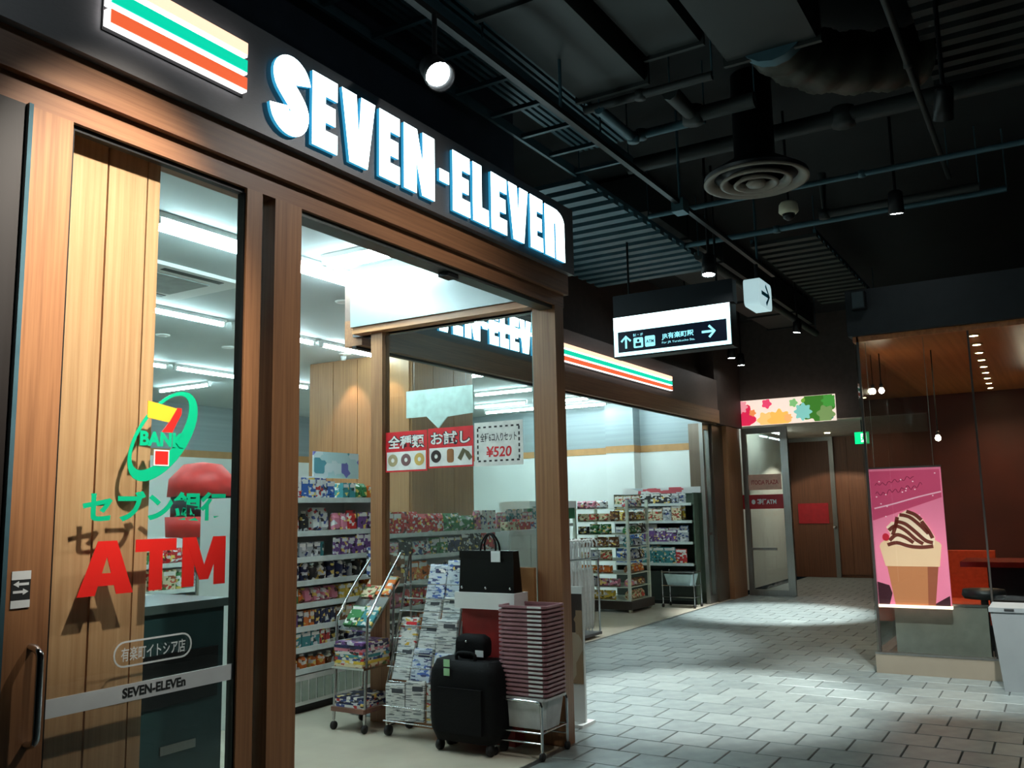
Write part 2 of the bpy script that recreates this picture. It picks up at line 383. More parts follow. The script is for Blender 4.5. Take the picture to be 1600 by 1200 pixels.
# ---- sliding door leaf with the bank lettering
d1 = sroot('door_1', 'wooden sliding door leaf with lettered glass')
st = MB().box(1.605, 1.755, YA + 0.0, YA + 0.05, 0.0, 2.88).build('stile', WOODF, d1)
MB().box(2.545, 2.63, YA + 0.0, YA + 0.05, 0.0, 2.88).build('stile', WOODF, d1)
MB().box(1.755, 2.545, YA + 0.02, YA + 0.05, 2.86, 2.88).build('top_gasket', BLACK, d1)
MB().box(1.755, 1.766, YA + 0.01, YA + 0.05, 0, 2.86).box(2.537, 2.545, YA + 0.01, YA + 0.05, 0, 2.86).build('side_gasket', BLACK, d1)
MB().box(1.755, 2.545, YA + 0.0, YA + 0.05, 0.0, 0.12).build('bottom_rail', WOODF, d1)
gp = MB().box(1.766, 2.537, YA + 0.022, YA + 0.030, 0.12, 2.86).build('glass_pane', GLASS, d1)
DY = YA + 0.021
MINT = mat('vinyl_green', (0, 176, 128), 0.4, 0, 0.03); VRED = mat('vinyl_red', (226, 40, 34), 0.4, 0, 0.03)
VYEL = mat('vinyl_orange', (246, 186, 50), 0.4, 0, 0.03); VWHT = mat('vinyl_white', (222, 230, 230), 0.45, 0, 0.03); VBLK = mat('vinyl_dark', (40, 44, 44), 0.5)
# emblem: a leaning ring around a numeral, a green word across it
mb = MB(); M = FA(2.185, DY, 1.805)
mb.ring(ell(0.0, 0.0, 0.205, 0.105, 40, math.radians(52)), ell(-0.012, 0.012, 0.175, 0.075, 40, math.radians(52)), 0.002, M, 0)
mb.prism([(-0.075, 0.125), (-0.075, 0.062), (0.02, 0.05), (0.055, 0.105)], 0.003, M, 1)
mb.prism([(0.055, 0.108), (0.02, 0.05), (-0.01, 0.012), (0.035, 0.012), (0.055, 0.05), (0.075, 0.085), (0.075, 0.108)], 0.0032, M, 2)
mb.prism([(-0.042, -0.115), (0.025, -0.115), (0.025, -0.055), (-0.042, -0.055)], 0.0036, M, 3)
mb.prism([(-0.037, -0.110), (0.02, -0.110), (0.02, -0.060), (-0.037, -0.060)], 0.0040, M, 2)
text_into(mb, 'BANK', FA(2.185 - 0.105, DY, 1.805 - 0.043), 0.055, 0.05, 0.0045, 0, width=0.195)
mb.build('bank_emblem', [MINT, VYEL, VRED, VWHT], gp)
mb = MB(); text_into(mb, 'セブン銀行', FA(1.868, DY, 1.482), 0.115, 0.035, 0.002, 0, width=0.62); mb.build('green_lettering', MINT, gp)
LT = {'a': [[(0, 0), (.31, 0), (.58, 1), (.33, 1)], [(1, 0), (.69, 0), (.42, 1), (.67, 1)], [(.2, .17), (.8, .17), (.72, .40), (.28, .40)]],
      't': [[(0, .76), (1, .76), (1, 1), (0, 1)], [(.34, 0), (.66, 0), (.66, .8), (.34, .8)]],
      'm': [[(0, 0), (.27, 0), (.27, 1), (0, 1)], [(.73, 0), (1, 0), (1, 1), (.73, 1)], [(.40, .12), (.60, .12), (.30, 1), (.05, 1)], [(.40, .12), (.60, .12), (.95, 1), (.70, 1)]]}
for k, u0, w_ in (('a', 1.862, 0.215), ('t', 2.082, 0.175), ('m', 2.285, 0.205)):
    mb = MB()
    for j, poly in enumerate(LT[k]): mb.prism([(u * w_, v * 0.185) for u, v in poly], 0.002 + j * 0.0002, FA(u0, DY, 1.237))
    mb.build('red_letter_' + k, VRED, gp)
mb = MB(); M = FA(2.175, DY, 1.025)
mb.ring(rrect(-0.165, 0.165, -0.045, 0.045, 0.044), rrect(-0.159, 0.159, -0.039, 0.039, 0.038), 0.002, M)
text_into(mb, '有楽町イトシア店', FA(2.175 - 0.135, DY, 1.0), 0.048, 0.01, 0.002, 0, width=0.27)
mb.build('store_name_plate', VWHT, gp)
bd = MB().box(1.766, 2.537, DY - 0.003, DY, 0.862, 0.922).build('white_band', VWHT, gp)
mb = MB(); text_into(mb, 'SEVEN-ELEVEn', FA(2.05, DY - 0.003, 0.876), 0.034, 0.035, 0.001, 0, width=0.265); mb.build('band_lettering', VBLK, gp)
hd = MB(); hp = spline([(0, 0, 0), (0, -0.03, 0.004), (0, -0.052, 0.02), (0, -0.055, 0.05), (0, -0.055, 0.15), (0, -0.055, 0.25), (0, -0.052, 0.28), (0, -0.03, 0.296), (0, 0, 0.3)], 4)
hd.tube([(1.70 + a, YA + b, 0.80 + c) for a, b, c in hp], 0.012, 10).build('pull_handle', CHROME, d1)
mb = MB(); M = FA(1.625, YA - 0.002, 1.225)
mb.box(0, 0.062, 0, 0.115, 0, 0.001, 0, M); mb.box(0, 0.062, 0.088, 0.115, 0.001, 0.002, 1, M); mb.box(0, 0.062, 0, 0.024, 0.001, 0.002, 1, M)
mb.prism([(0.006, 0.074), (0.024, 0.084), (0.024, 0.078), (0.056, 0.078), (0.056, 0.070), (0.024, 0.070), (0.024, 0.064)], 0.001, M, 1, 0.001)
mb.prism([(0.056, 0.050), (0.038, 0.060), (0.038, 0.054), (0.006, 0.054), (0.006, 0.046), (0.038, 0.046), (0.038, 0.040)], 0.001, M, 1, 0.001)
mb.build('slide_sticker', [VBLK, VWHT], st)

# ================================================================== SIGNS
def letter(ch, w, h):
    """heavy block capitals as outlines, (0..w, 0..h)"""
    t = 0.265 * h; s = 0.52 * w; q = 0.125 * h
    if ch == 'E': return [[(0, 0), (w, 0), (w, t), (s, t), (s, h / 2 - q), (w * 0.92, h / 2 - q), (w * 0.92, h / 2 + q), (s, h / 2 + q), (s, h - t), (w, h - t), (w, h), (0, h)]]
    if ch == 'L': return [[(0, 0), (w, 0), (w, t * 1.05), (s * 1.08, t * 1.05), (s * 1.08, h), (0, h)]]
    if ch == 'V': return [[(w * 0.23, 0), (w * 0.77, 0), (w, h), (w * 0.57, h), (w * 0.5, h * 0.42), (w * 0.43, h), (0, h)]]
    if ch == 'N': return [[(0, 0), (w * 0.40, 0), (w * 0.40, h * 0.50), (w * 0.58, 0), (w, 0), (w, h), (w * 0.60, h), (w * 0.60, h * 0.50), (w * 0.42, h), (0, h)]]
    if ch == '-': return [[(0, h * 0.38), (w, h * 0.38), (w, h * 0.58), (0, h * 0.58)]]
    if ch == 'n':
        pts = [(0, 0), (w * 0.46, 0), (w * 0.46, h * 0.66), (w * 0.48, h * 0.69), (w * 0.52, h * 0.69), (w * 0.54, h * 0.66), (w * 0.54, 0), (w, 0), (w, h * 0.74)]
        pts += [(w * (0.5 + 0.5 * math.cos(a)), h * (0.74 + 0.24 * math.sin(a))) for a in (math.pi / 2 * i / 6 for i in range(1, 7))]
        pts += [(w * 0.46, h * 0.98), (0, h * 0.98)]
        return [pts]
WIDTHS = [('S', 2.59, 2.81), ('E', 2.825, 3.0), ('V', 3.02, 3.275), ('E', 3.295, 3.465), ('N', 3.49, 3.77), ('-', 3.80, 3.895), ('E', 3.925, 4.105), ('L', 4.125, 4.30), ('E', 4.32, 4.505), ('V', 4.515, 4.765), ('E', 4.78, 4.95), ('n', 4.97, 5.255)]
def big_sign(name, label, x0, y, z, sx, h, d, matl, group):
    root = thing(name, label, 'sign', (x0, y, z))
    for ch, a, b in WIDTHS:
        mb = MB(); u0 = (a - 2.59) * sx; w_ = (b - a) * sx * 0.95; M = FA(u0, 0, 0)
        if ch == 'S':
            hh = h; P = spline([(.50, .70), (.46, .80), (.36, .86), (.25, .85), (.165, .77), (.175, .65), (.27, .55), (.38, .45), (.46, .34), (.44, .21), (.34, .135), (.22, .14), (.13, .21), (.10, .32)], 4)
            k = w_ / (0.61 * hh)
            stroke_into(mb, [(p[0] * hh * k, p[1] * hh) for p in P], 0.158 * hh, d, M)
        else:
            for poly in letter(ch, w_, h): mb.prism(poly, d, M)
        o = mb.build('letter_' + {'-': 'hyphen'}.get(ch, ch.lower()), [LETSIDE, matl], root)
        for p in o.data.polygons:
            if p.normal.y < -0.9: p.material_index = 1
    return root
big_sign('lettered_sign', 'large glowing white block letters on the grey fascia over the entrance', 2.59, 2.772, 3.155, 1.0, 0.352, 0.018, LETTER, None)
sB = (7.99 - 6.30) / (4.765 - 3.02)
big_sign('lettered_sign', 'smaller glowing white letters on the brown fascia seen through the return window', 6.30 - (3.02 - 2.59) * sB, 4.645, 3.10, sB, 0.345, 0.025, LETTER, None)
E_OR = emit('stripe_orange', (255, 208, 176), 1.0); E_GR = emit('stripe_green', (0, 205, 165), 0.75); E_RD = emit('stripe_red', (250, 105, 60), 0.62); E_WH = emit('stripe_white', (255, 250, 250), 1.6)
def stripes(label, x0, x1, y, z0, z1):
    r = thing('stripe_sign', label, 'sign', (x0, y, z0)); H = z1 - z0; s = H / 3; L_ = x1 - x0
    for i, (nm, m) in enumerate((('red_stripe', E_RD), ('green_stripe', E_GR), ('orange_stripe', E_OR))):
        e = 0.012 if i < 2 else 0.004
        b = MB().box(0, L_, -0.03, 0, i * s + s * 0.05, i * s + s * 0.84).build(nm + '_edge', E_WH, r)
        MB().box(e * 0.6, L_ - 0.002, -0.034, -0.03, i * s + s * 0.16, i * s + s * 0.83).build(nm, m, r)
    MB().box(-0.005, L_ + 0.005, 0, 0.012, -0.01, H).build('backing', BLACK, r)
stripes('orange, green and red lit stripes left of the large letters', 1.80, 2.435, 2.775, 3.235, 3.465)
stripes('long lit stripes on the brown set-back fascia beyond the corner post', 8.62, 11.95, 4.65, 3.13, 3.35)

# hanging wayfinding sign box across the corridor
WX = 8.0
hs = thing('hanging_sign', 'backlit navy and white direction sign hanging across the corridor', 'sign', (WX, 3.09, 2.98))
E_SG = emit('sign_panel', (190, 248, 255), 1.5); E_SGT = emit('sign_panel_top', (215, 252, 255), 2.6); E_GL = emit('sign_glyph', (150, 235, 250), 0.8)
MB().box(0.0, 0.16, -0.60, 0.60, -0.015, 0.40).build('housing', BLACK, hs)
MB().box(-0.006, 0.0, -0.59, 0.59, 0, 0.26).build('face', E_SG, hs)
MB().box(-0.006, 0.0, -0.59, 0.59, 0.26, 0.39).build('lit_header', E_SGT, hs)
nv = MB().box(-0.010, -0.006, -0.555, 0.545, 0.035, 0.24).build('navy_panel', mat('navy_panel', (14, 30, 62), 0.4), hs)
M = FX(-0.0105, 0.545, 0.035)        # u runs to the right in the picture
def glyph(name, m, f):
    mb = MB(); f(mb); return mb.build(name, m, hs)
NV = MATS['navy_panel']
glyph('up_arrow', E_GL, lambda mb: (stroke_into(mb, [(0.085, 0.035), (0.085, 0.155)], 0.010, 0.001, M), stroke_into(mb, [(0.035, 0.105), (0.085, 0.155), (0.135, 0.105)], 0.010, 0.001, M)))
pg = glyph('pictogram', E_GL, lambda mb: mb.prism(rrect(0.165, 0.265, 0.03, 0.13, 0.012), 0.001, M))
glyph('figure_head', NV, lambda mb: mb.prism(ell(0.215, 0.10, 0.014, 0.014, 12), 0.0005, M, 0, 0.0015)).parent = pg
glyph('figure_body', NV, lambda mb: mb.prism([(0.185, 0.045), (0.245, 0.045), (0.245, 0.078), (0.185, 0.078)], 0.0005, M, 0, 0.0015)).parent = pg
pg = glyph('pictogram', E_GL, lambda mb: mb.prism(rrect(0.285, 0.39, 0.03, 0.135, 0.012), 0.001, M))
glyph('lettering', NV, lambda mb: text_into(mb, 'ATM', M @ Matrix.Translation((0.297, 0.065, 0.001)), 0.032, 0.03, 0.001, width=0.08)).parent = pg
glyph('floor_lettering', E_GL, lambda mb: text_into(mb, 'B1・1F', M @ Matrix.Translation((0.165, 0.145, 0)), 0.026, 0.01, 0.001, width=0.1))
glyph('station_lettering', E_GL, lambda mb: text_into(mb, 'JR有楽町駅', M @ Matrix.Translation((0.46, 0.075, 0)), 0.068, 0.02, 0.001, width=0.32))
glyph('small_lettering', E_GL, lambda mb: text_into(mb, 'For JR Yurakucho Sta.', M @ Matrix.Translation((0.46, 0.035, 0)), 0.026, 0.0, 0.001, width=0.33))
glyph('right_arrow', E_GL, lambda mb: (stroke_into(mb, [(0.86, 0.105), (0.985, 0.105)], 0.011, 0.001, M), stroke_into(mb, [(0.93, 0.16), (0.985, 0.105), (0.93, 0.05)], 0.011, 0.001, M)))
MB().box(0.02, 0.14, -0.62, 0.60, 0.40, 0.62).build('dark_upper_box', mat('upper_box', (16, 24, 32), 0.5), hs)
for yy in (-0.45, 0.45): MB().tube([(0.08, yy, 0.62), (0.08, yy, 1.77 if yy < 0 else 1.37)], 0.012, 6).build('hanger_rod', BLACK, hs)
s2 = thing('arrow_sign', 'small white box sign with a teal arrow hanging right of the direction sign', 'sign', (8.5, 2.36, 3.43))
mb = MB(); mb.prism(rrect(0, 0.45, 0, 0.27, 0.05), 0.15, FR((0, 0.15, 0), (1, 0, 0), (0, 0, 1))); mb.build('box', emit('sign_box', (205, 240, 245), 0.42), s2)
mb = MB(); M = FA(0, -0.001, 0); stroke_into(mb, [(0.09, 0.135), (0.36, 0.135)], 0.02, 0.001, M); stroke_into(mb, [(0.24, 0.23), (0.36, 0.135), (0.24, 0.04)], 0.02, 0.001, M)
mb.build('arrow', mat('arrow_teal', (20, 140, 170), 0.4), s2)
MB().tube([(0.2, 0.07, 0.27), (0.2, 0.07, 0.45)], 0.02, 8).build('stem', BLACK, s2)

# posters on the return window (inside face, towards the entrance)
XP = 5.288
def poster(label, ya, yb, z0, z1, build):
    r = thing('window_poster', label, 'poster', (XP, ya, z0)); build(r, ya - yb, z1 - z0); return r
PRED = mat('poster_red', (214, 30, 40), 0.5); PWHT = mat('poster_white', (236, 236, 230), 0.5); PBLK = mat('poster_black', (24, 24, 26), 0.5); PPINK = mat('poster_pink', (206, 130, 130), 0.5)
PBRN = mat('doughnut_brown', (150, 96, 50), 0.5); PCHOC = mat('doughnut_chocolate', (52, 38, 36), 0.5); PYEL = mat('doughnut_yellow', (206, 170, 90), 0.5); PTAN = mat('doughnut_tan', (176, 160, 120), 0.5)
def doughnut_poster(txt, items):
    def f(r, W, H):
        M = FX(0, 0, 0)
        MB().box(0, W, 0, H, 0, 0.002, 0, M).build('sheet', PRED, r)
        mb = MB(); mb.box(0.012, W - 0.012, 0.012, H * 0.50, 0.002, 0.003, 0, M); mb.build('white_field', PWHT, r)
        mb = MB(); text_into(mb, txt, M @ Matrix.Translation((0.018, H * 0.56, 0)), H * 0.36, 0.085, 0.003, width=W - 0.036); mb.build('lettering_outline', PBLK, r)
        mb = MB(); text_into(mb, txt, M @ Matrix.Translation((0.026, H * 0.575, 0)), H * 0.33, 0.02, 0.004, width=W - 0.052); mb.build('lettering', PWHT, r)
        for i, (m, kind) in enumerate(items):
            cx_ = W * (0.18 + 0.32 * i); cy_ = H * 0.29; mb = MB()
            if kind == 'ring': mb.ring(ell(cx_, cy_, 0.046, 0.046, 20), ell(cx_, cy_, 0.016, 0.016, 20), 0.001, M, 0, 0.0035)
            elif kind == 'bar': mb.prism(rrect(cx_ - 0.03, cx_ + 0.03, cy_ - 0.05, cy_ + 0.05, 0.02), 0.001, M, 0, 0.0035)
            else: stroke_into(mb, [(cx_ - 0.05, cy_ - 0.03), (cx_ - 0.01, cy_ + 0.035), (cx_ + 0.02, cy_ + 0.01), (cx_ + 0.05, cy_ - 0.03)], 0.018, 0.001, M, 0, 0.0035)
            mb.build('doughnut_picture', m, r)
    return f
poster('red topped poster with large characters and three round doughnuts, next to the narrow post', 4.355, 3.965, 1.80, 2.10, doughnut_poster('全種類', ((PTAN, 'ring'), (mat('doughnut_pink', (120, 84, 84), 0.5), 'ring'), (PYEL, 'ring'))))
poster('middle red topped poster with dark doughnut, brown bar and twist', 3.955, 3.555, 1.815, 2.105, doughnut_poster('お試し', ((PCHOC, 'ring'), (PBRN, 'bar'), (mat('doughnut_olive', (96, 90, 62), 0.5), 'twist'))))
def price(r, W, H):
    M = FX(0, 0, 0); MB().box(0, W, 0, H, 0, 0.002, 0, M).build('sheet', PWHT, r)
    mb = MB(); n = 8
    for i in range(n):
        u = 0.03 + (W - 0.08) * i / (n - 1)
        for v in (0.03, H - 0.042): mb.box(u, u + 0.022, v, v + 0.012, 0.002, 0.003, 0, M)
    for i in range(6):
        v = 0.045 + (H - 0.11) * i / 5
        for u in (0.022, W - 0.036): mb.box(u, u + 0.012, v, v + 0.024, 0.002, 0.003, 0, M)
    mb.build('dashed_border', PBLK, r)['kind'] = 'stuff'
    mb = MB(); text_into(mb, '全種6コ入りセット', M @ Matrix.Translation((0.05, H * 0.55, 0)), H * 0.2, 0.015, 0.003, width=W - 0.10); mb.build('lettering', PBLK, r)
    mb = MB(); text_into(mb, '¥520', M @ Matrix.Translation((0.10, H * 0.2, 0)), H * 0.24, 0.02, 0.003, width=W * 0.52, shear=0.1); mb.build('price', PRED, r)
poster('white price poster with dashed black border and red yen price', 3.545, 3.145, 1.81, 2.12, price)

# ================================================================== LAMPS
def aim(o, target):
    d = Vector(target) - Vector(o.location); o.rotation_euler = d.to_track_quat('-Z', 'Y').to_euler()
def spot_lamp(label, loc, target, power, cone, col=(0.9, 0.98, 1.0), rad=0.05, top=4.75, m=None, blend=0.6, group=None, r=0.06, ln=0.2, rec=0.012):
    root = thing('spotlight', label, 'spotlight', loc, group=group)
    d = (Vector(target) - Vector(loc)).normalized(); q = d.to_track_quat('-Z', 'Y').to_matrix().to_4x4()
    MB().lathe([(r * 0.6, ln), (r * 0.95, ln * 0.9), (r, ln * 0.5), (r * 1.08, 0.0), (r * 1.0, 0.0), (r * 0.94, rec)], 18, M=q).build('housing', BLACK, root)
    MB().lathe([(0.001, rec - 0.006), (r * 0.9, rec - 0.006), (r * 0.9, rec - 0.002), (0.001, rec - 0.002)], 18, M=q).build('lens', m or LAMP, root)
    e = q @ Vector((0, 0, ln * 0.6)); e2 = Vector((e.x, e.y, e.z + 0.12))
    MB().tube([e, e2, (e2.x, e2.y, max(top - loc[2], e2.z + 0.05))], 0.014, 6).build('bracket', BLACK, root)
    ld = bpy.data.lights.new('spot_light', 'SPOT'); ld.energy = power; ld.spot_size = math.radians(cone); ld.spot_blend = blend; ld.color = col; ld.shadow_soft_size = rad
    lo = bpy.data.objects.new('light', ld); COL.objects.link(lo); lo.parent = root
    lo.matrix_local = q.copy(); lo.location = q @ Vector((0, 0, -0.005))
    return root
spot_lamp('bright track spotlight above the glowing letters, aimed back at the wooden door', (3.27, 2.36, 3.55), (1.2, -0.2, 0.8), 60, 50, (1.0, 0.93, 0.82), top=3.93, r=0.068, ln=0.22, rec=0.08)
spot_lamp('corridor spotlight overhead aimed at the wooden sliding door', (1.9, 1.3, 3.9), (1.95, 2.95, 2.25), 640, 38, (1.0, 0.90, 0.78), blend=0.95, rec=0.03)
spot_lamp('added unseen spotlight overhead, fill light for the entrance front', (3.8, 1.2, 4.0), (3.4, 2.85, 1.3), 130, 95, (1.0, 0.95, 0.88), blend=1.0, top=4.28)  # added out of view as fill for the front
spot_lamp('spotlight with a warm flare high on the right of the ceiling', (5.8, 0.43, 3.8), (8.5, 1.15, 0), 520, 36, (0.98, 1, 0.97), r=0.055)
spot_lamp('black cylinder downlight above the direction sign', (7.6, 2.55, 3.55), (7.1, 2.55, 0), 800, 50, (0.95, 1.0, 0.98))
spot_lamp('small downlight in the dark ceiling right of the arrow sign', (12.71, 3.03, 3.9), (12.9, 3.6, 0), 1500, 44, (0.92, 1.0, 1.0))
spot_lamp('distant downlight nearest the glass kiosk roof', (16.2, 3.18, 3.9), (14.6, 3.4, 0), 250, 50)
spot_lamp('faint far downlight above the lit stripes end', (11.0, 4.05, 3.9), (9.6, 4.3, 0), 300, 44, (0.9, 1.0, 1.0))
for i, (a, b) in enumerate(((13.4, 4.2), (14.2, 4.3))):
    spot_lamp('far downlight in the dark ceiling before the flower banner, %s one' % ('left', 'right')[i], (a, b, 3.75), (a, b, 0), 40, 50)
spot_lamp('black spotlight over the kiosk lighting its base from outside', (7.9, 1.0, 3.9), (8.6, 1.1, 0), 160, 40)

# ---- fluorescent fittings in the store ceiling
def fluor(label, x0, y0, length, alongx, first={}):
    key = (round(length, 2), alongx); r = thing('ceiling_light', label, 'ceiling light', (x0, y0, ZC), group='fluorescent tubes on the store ceiling')
    if key not in first:
        a, b = (length, 0) if alongx else (0, length)
        h = MB(); h.box(-0.03 if not alongx else 0, 0.03 if not alongx else length, -0.03 if alongx else 0, 0.03 if alongx else length, -0.035, 0)
        t = MB(); t.tube([(0.01 * alongx, 0.01 * (not alongx), -0.055), (a - 0.01 * alongx, b - 0.01 * (not alongx), -0.055)], 0.019, 10)
        e = MB(); e.box(*((0, 0.03, -0.02, 0.02, -0.075, -0.035) if alongx else (-0.02, 0.02, 0, 0.03, -0.075, -0.035)))
        first[key] = (h.mesh('housing', WHITE), t.mesh('tube', TUBE), e.mesh('end_cap', WHITE))
    for n, m in zip(('housing', 'tube', 'end_cap'), first[key]): link(n, m, r)
    link('end_cap', first[key][2], r, (length - 0.03, 0, 0) if alongx else (0, length - 0.03, 0))
for yy, ofs, lab in ((4.70, 0, 'outer'), (4.82, 0.08, 'inner')):
    for i, xx in enumerate((2.25, 3.46, 4.67)):
        fluor('fluorescent tube of the %s double row near the entrance, %s' % (lab, ('leftmost', 'middle', 'rightmost')[i]), xx + ofs, yy, 1.1 if i < 2 else 0.85, True)
fluor('short crosswise tube by the white soffit panel, outer one', 4.80, 3.95, 0.6, False)
fluor('short crosswise tube by the white soffit panel, inner one', 4.92, 3.98, 0.6, False)
for i in range(5): fluor('tube in the second lengthwise row of store lights, %s from the door side' % ('first', 'second', 'third', 'fourth', 'fifth')[i], 2.30 + i * 1.225, 6.85, 1.12, True)
for i in range(6): fluor('tube in the third lengthwise row of store lights, %s from the left' % ('first', 'second', 'third', 'fourth', 'fifth', 'sixth')[i], 2.35 + i * 1.225, 9.37, 1.12, True)
for i, (xx, yy, ln) in enumerate(((8.5, 10.2, 1.1), (10.95, 8.3, 1.1), (12.14, 8.3, 1.4), (10.18, 6.25, 0.75), (11.92, 6.88, 1.1), (13.36, 7.85, 1.1), (14.25, 8.2, 1.1), (13.5, 6.7, 1.1), (14.46, 6.85, 1.1), (14.42, 5.5, 1.1), (12.2, 5.4, 1.1), (10.6, 5.2, 0.9), (7.4, 5.2, 1.1))):
    fluor('crosswise ceiling tube %s' % ('far behind the door glass', 'beyond the wood core', 'deep behind the wood core, long', 'right beside the wood core', 'above the umbrellas, deeper', 'near the end wall, deep', 'closest to the end wall, deep', 'before the end wall column', 'at the end wall column', 'over the magazine rack', 'over the snack rack', 'over the umbrella rack', 'over the glossy magazines')[i], xx, yy, ln, False)
for i, (xx, yy) in enumerate(((5.97, 5.41), (8.0, 7.22), (5.99, 7.94), (6.87, 7.95))):
    r = thing('recessed_downlight', 'small round recessed light in the store ceiling, %s' % ('near the entrance', 'by the wood core', 'left of the pair', 'right of the pair')[i], 'ceiling light', (xx, yy, ZC))
    MB().lathe([(0.045, -0.012), (0.07, -0.010), (0.075, 0.0), (0.045, 0.0)], 18).build('rim', WHITE, r); MB().lathe([(0.001, -0.009), (0.045, -0.009), (0.045, -0.003), (0.001, -0.003)], 18).build('lens', LAMP, r)
for i, yy in enumerate((6.75, 7.35)):     # scallop lights grazing the wood core
    r = thing('wall_washer', 'tiny ceiling spot grazing the wooden core wall, %s' % ('right', 'left')[i], 'spotlight', (8.12, yy, ZC))
    MB().lathe([(0.03, -0.05), (0.035, 0.0), (0.02, 0.0), (0.02, -0.045)], 12).build('housing', WHITE, r)
    ld = bpy.data.lights.new('wash', 'SPOT'); ld.energy = 25; ld.spot_size = 1.3; ld.spot_blend = 0.5; ld.color = (1, 0.8, 0.55); ld.shadow_soft_size = 0.02
    lo = bpy.data.objects.new('light', ld); COL.objects.link(lo); lo.parent = r; lo.location = (0, 0, -0.06)
ac = thing('air_conditioner', 'square ceiling air conditioner with slots above the entrance', 'air conditioner', (4.55, 6.05, ZC))
MB().box(-0.45, 0.45, -0.45, 0.45, -0.03, 0).build('panel', WHITE, ac)
MB().box(-0.25, 0.25, -0.25, 0.25, -0.04, -0.03).build('grille', mat('grille_grey', (150, 158, 156), 0.6), ac)
for a in (-0.36, 0.36): MB().box(-0.28, 0.28, a - 0.03, a + 0.03, -0.034, -0.03).build('air_slot', BLACK, ac)

# ================================================================== DARK CORRIDOR CEILING
cl = thing('cable_ladder', 'long steel cable ladder above the letters, lit teal', 'cable ladder', (2.0, 2.95, 4.2))
for yy in (-0.24, 0.24): MB().box(0, 4.35, yy - 0.012, yy + 0.012, 0, 0.07).build('rail', STEELT, cl)
for i in range(11): MB().box(0.05 + i * 0.42, 0.08 + i * 0.42, -0.228, 0.228, 0.01, 0.04).build('rung', STEELT, cl)
for xx in (0.6, 2.2, 3.8): MB().tube([(xx, -0.23, 0.07), (xx, -0.23, 0.22)], 0.008, 6).build('hanger', STEELT, cl)
def slats(name, label, x0, x1, y0, y1, z, n, alongx, m, w=0.55):
    r = thing(name, label, 'ceiling panel', (x0, y0, z)); LX, LY = x1 - x0, y1 - y0
    for i in range(n):
        if alongx: s_ = LY / n; MB().box(0, LX, i * s_, i * s_ + s_ * w, 0, 0.04).build('slat', m, r)
        else: s_ = LX / n; MB().box(i * s_, i * s_ + s_ * w, 0, LY, 0, 0.04).build('slat', m, r)
    for hx in (0.015, LX - 0.015): MB().tube([(hx, 0.015, 0.06), (hx, 0.015, 4.75 - z)], 0.006, 6).build('hanger', STEELT, r)
    if alongx: MB().box(0, 0.03, 0, LY, 0.04, 0.08).box(LX - 0.03, LX, 0, LY, 0.04, 0.08).build('carrier', STEELT, r)
    else: MB().box(0, LX, 0, 0.03, 0.04, 0.08).box(0, LX, LY - 0.03, LY, 0.04, 0.08).build('carrier', STEELT, r)
slats('slatted_deck', 'ribbed steel deck just above the cable ladder', 2.0, 6.35, 2.72, 3.2, 4.42, 9, True, STEELT)
slats('slatted_deck', 'slatted ceiling panel behind the end of the large letters', 6.3, 9.7, 3.15, 4.6, 4.15, 16, False, STEELT, 0.5)
slats('slatted_deck', 'dark slatted ceiling panel in the upper right corner', 4.6, 7.2, -0.2, 0.55, 4.5, 16, False, DUCT, 0.5)
slats('slatted_deck', 'dark slatted ceiling panel before the kiosk roof', 9.5, 13.0, 2.0, 2.7, 4.3, 16, False, DUCT, 0.5)
tr = thing('light_track', 'thin dark lighting track running along the corridor ceiling', 'track', (1.5, 2.47, 3.93))
MB().box(0, 8.0, -0.02, 0.02, 0, 0.035).build('rail', BLACK, tr)
for xx in (1.0, 3.2, 5.24, 7.4): MB().tube([(xx, 0, 0.03), (xx, 0, 0.37 if xx < 3.7 else 0.82)], 0.012, 6).build('hanger_rod', STEELT, tr)
MB().box(5.17, 5.31, -0.05, 0.05, -0.06, 0.05).build('junction_box', STEELT, tr)
def duct(label, x0, x1, y0, y1, z0, z1):
    r = thing('air_duct', label, 'duct', ((x0 + x1) / 2, (y0 + y1) / 2, z0)); a, b = (x1 - x0) / 2, (y1 - y0) / 2
    MB().box(-a, a, -b, b, 0, z1 - z0).build('body', DUCT, r)
    k = max(1, int((x1 - x0) / 1.1))
    for i in range(k + 1):
        xx = -a + (2 * a) * i / k; MB().box(xx - 0.015, xx + 0.015, -b - 0.025, b + 0.025, -0.025, z1 - z0).build('flange', DUCT, r)
    for i in range(k):
        xx = -a + (2 * a) * (i + 0.5) / k; MB().tube([(xx, -b - 0.01, z1 - z0), (xx, -b - 0.01, 4.75 - z0)], 0.008, 6).build('hanger', STEELT, r)
duct('wide rectangular duct beside the cable ladder', 1.5, 5.27, 2.13, 2.62, 4.30, 4.66)
duct('shallow rectangular duct in the middle of the ceiling', 1.5, 5.2, 1.72, 2.08, 4.42, 4.68)
duct('broad rectangular duct near the flexible hose', 1.5, 5.3, 1.03, 1.58, 4.28, 4.64)
duct('long dark duct running down the corridor centre', 7.8, 14.5, 3.2, 3.9, 4.35, 4.7)
def pipe(label, pts, r_, m=None):
    b = pts[0]; t = thing('conduit_pipe', label, 'pipe', b)
    P = [tuple(Vector(p) - Vector(b)) for p in pts]
    MB().tube(P, r_, 8).build('pipe', m or DUCT, t)
    for p in (P[0], P[-1]):
        if b[2] + p[2] < 4.55: MB().tube([p, (p[0], p[1], 4.75 - b[2])], 0.006, 6).build('hanger', STEELT, t)
    for p in P[1:-1] or [P[-1]]: MB().lathe([(r_ * 1.3, -r_), (r_ * 1.3, r_)], 10, c=p).build('coupling', m or DUCT, t)
pipe('bent pipe crossing below the duct ends', [(5.34, 2.62, 4.25), (5.34, 2.2, 4.25), (5.34, 1.7, 4.25)], 0.03)
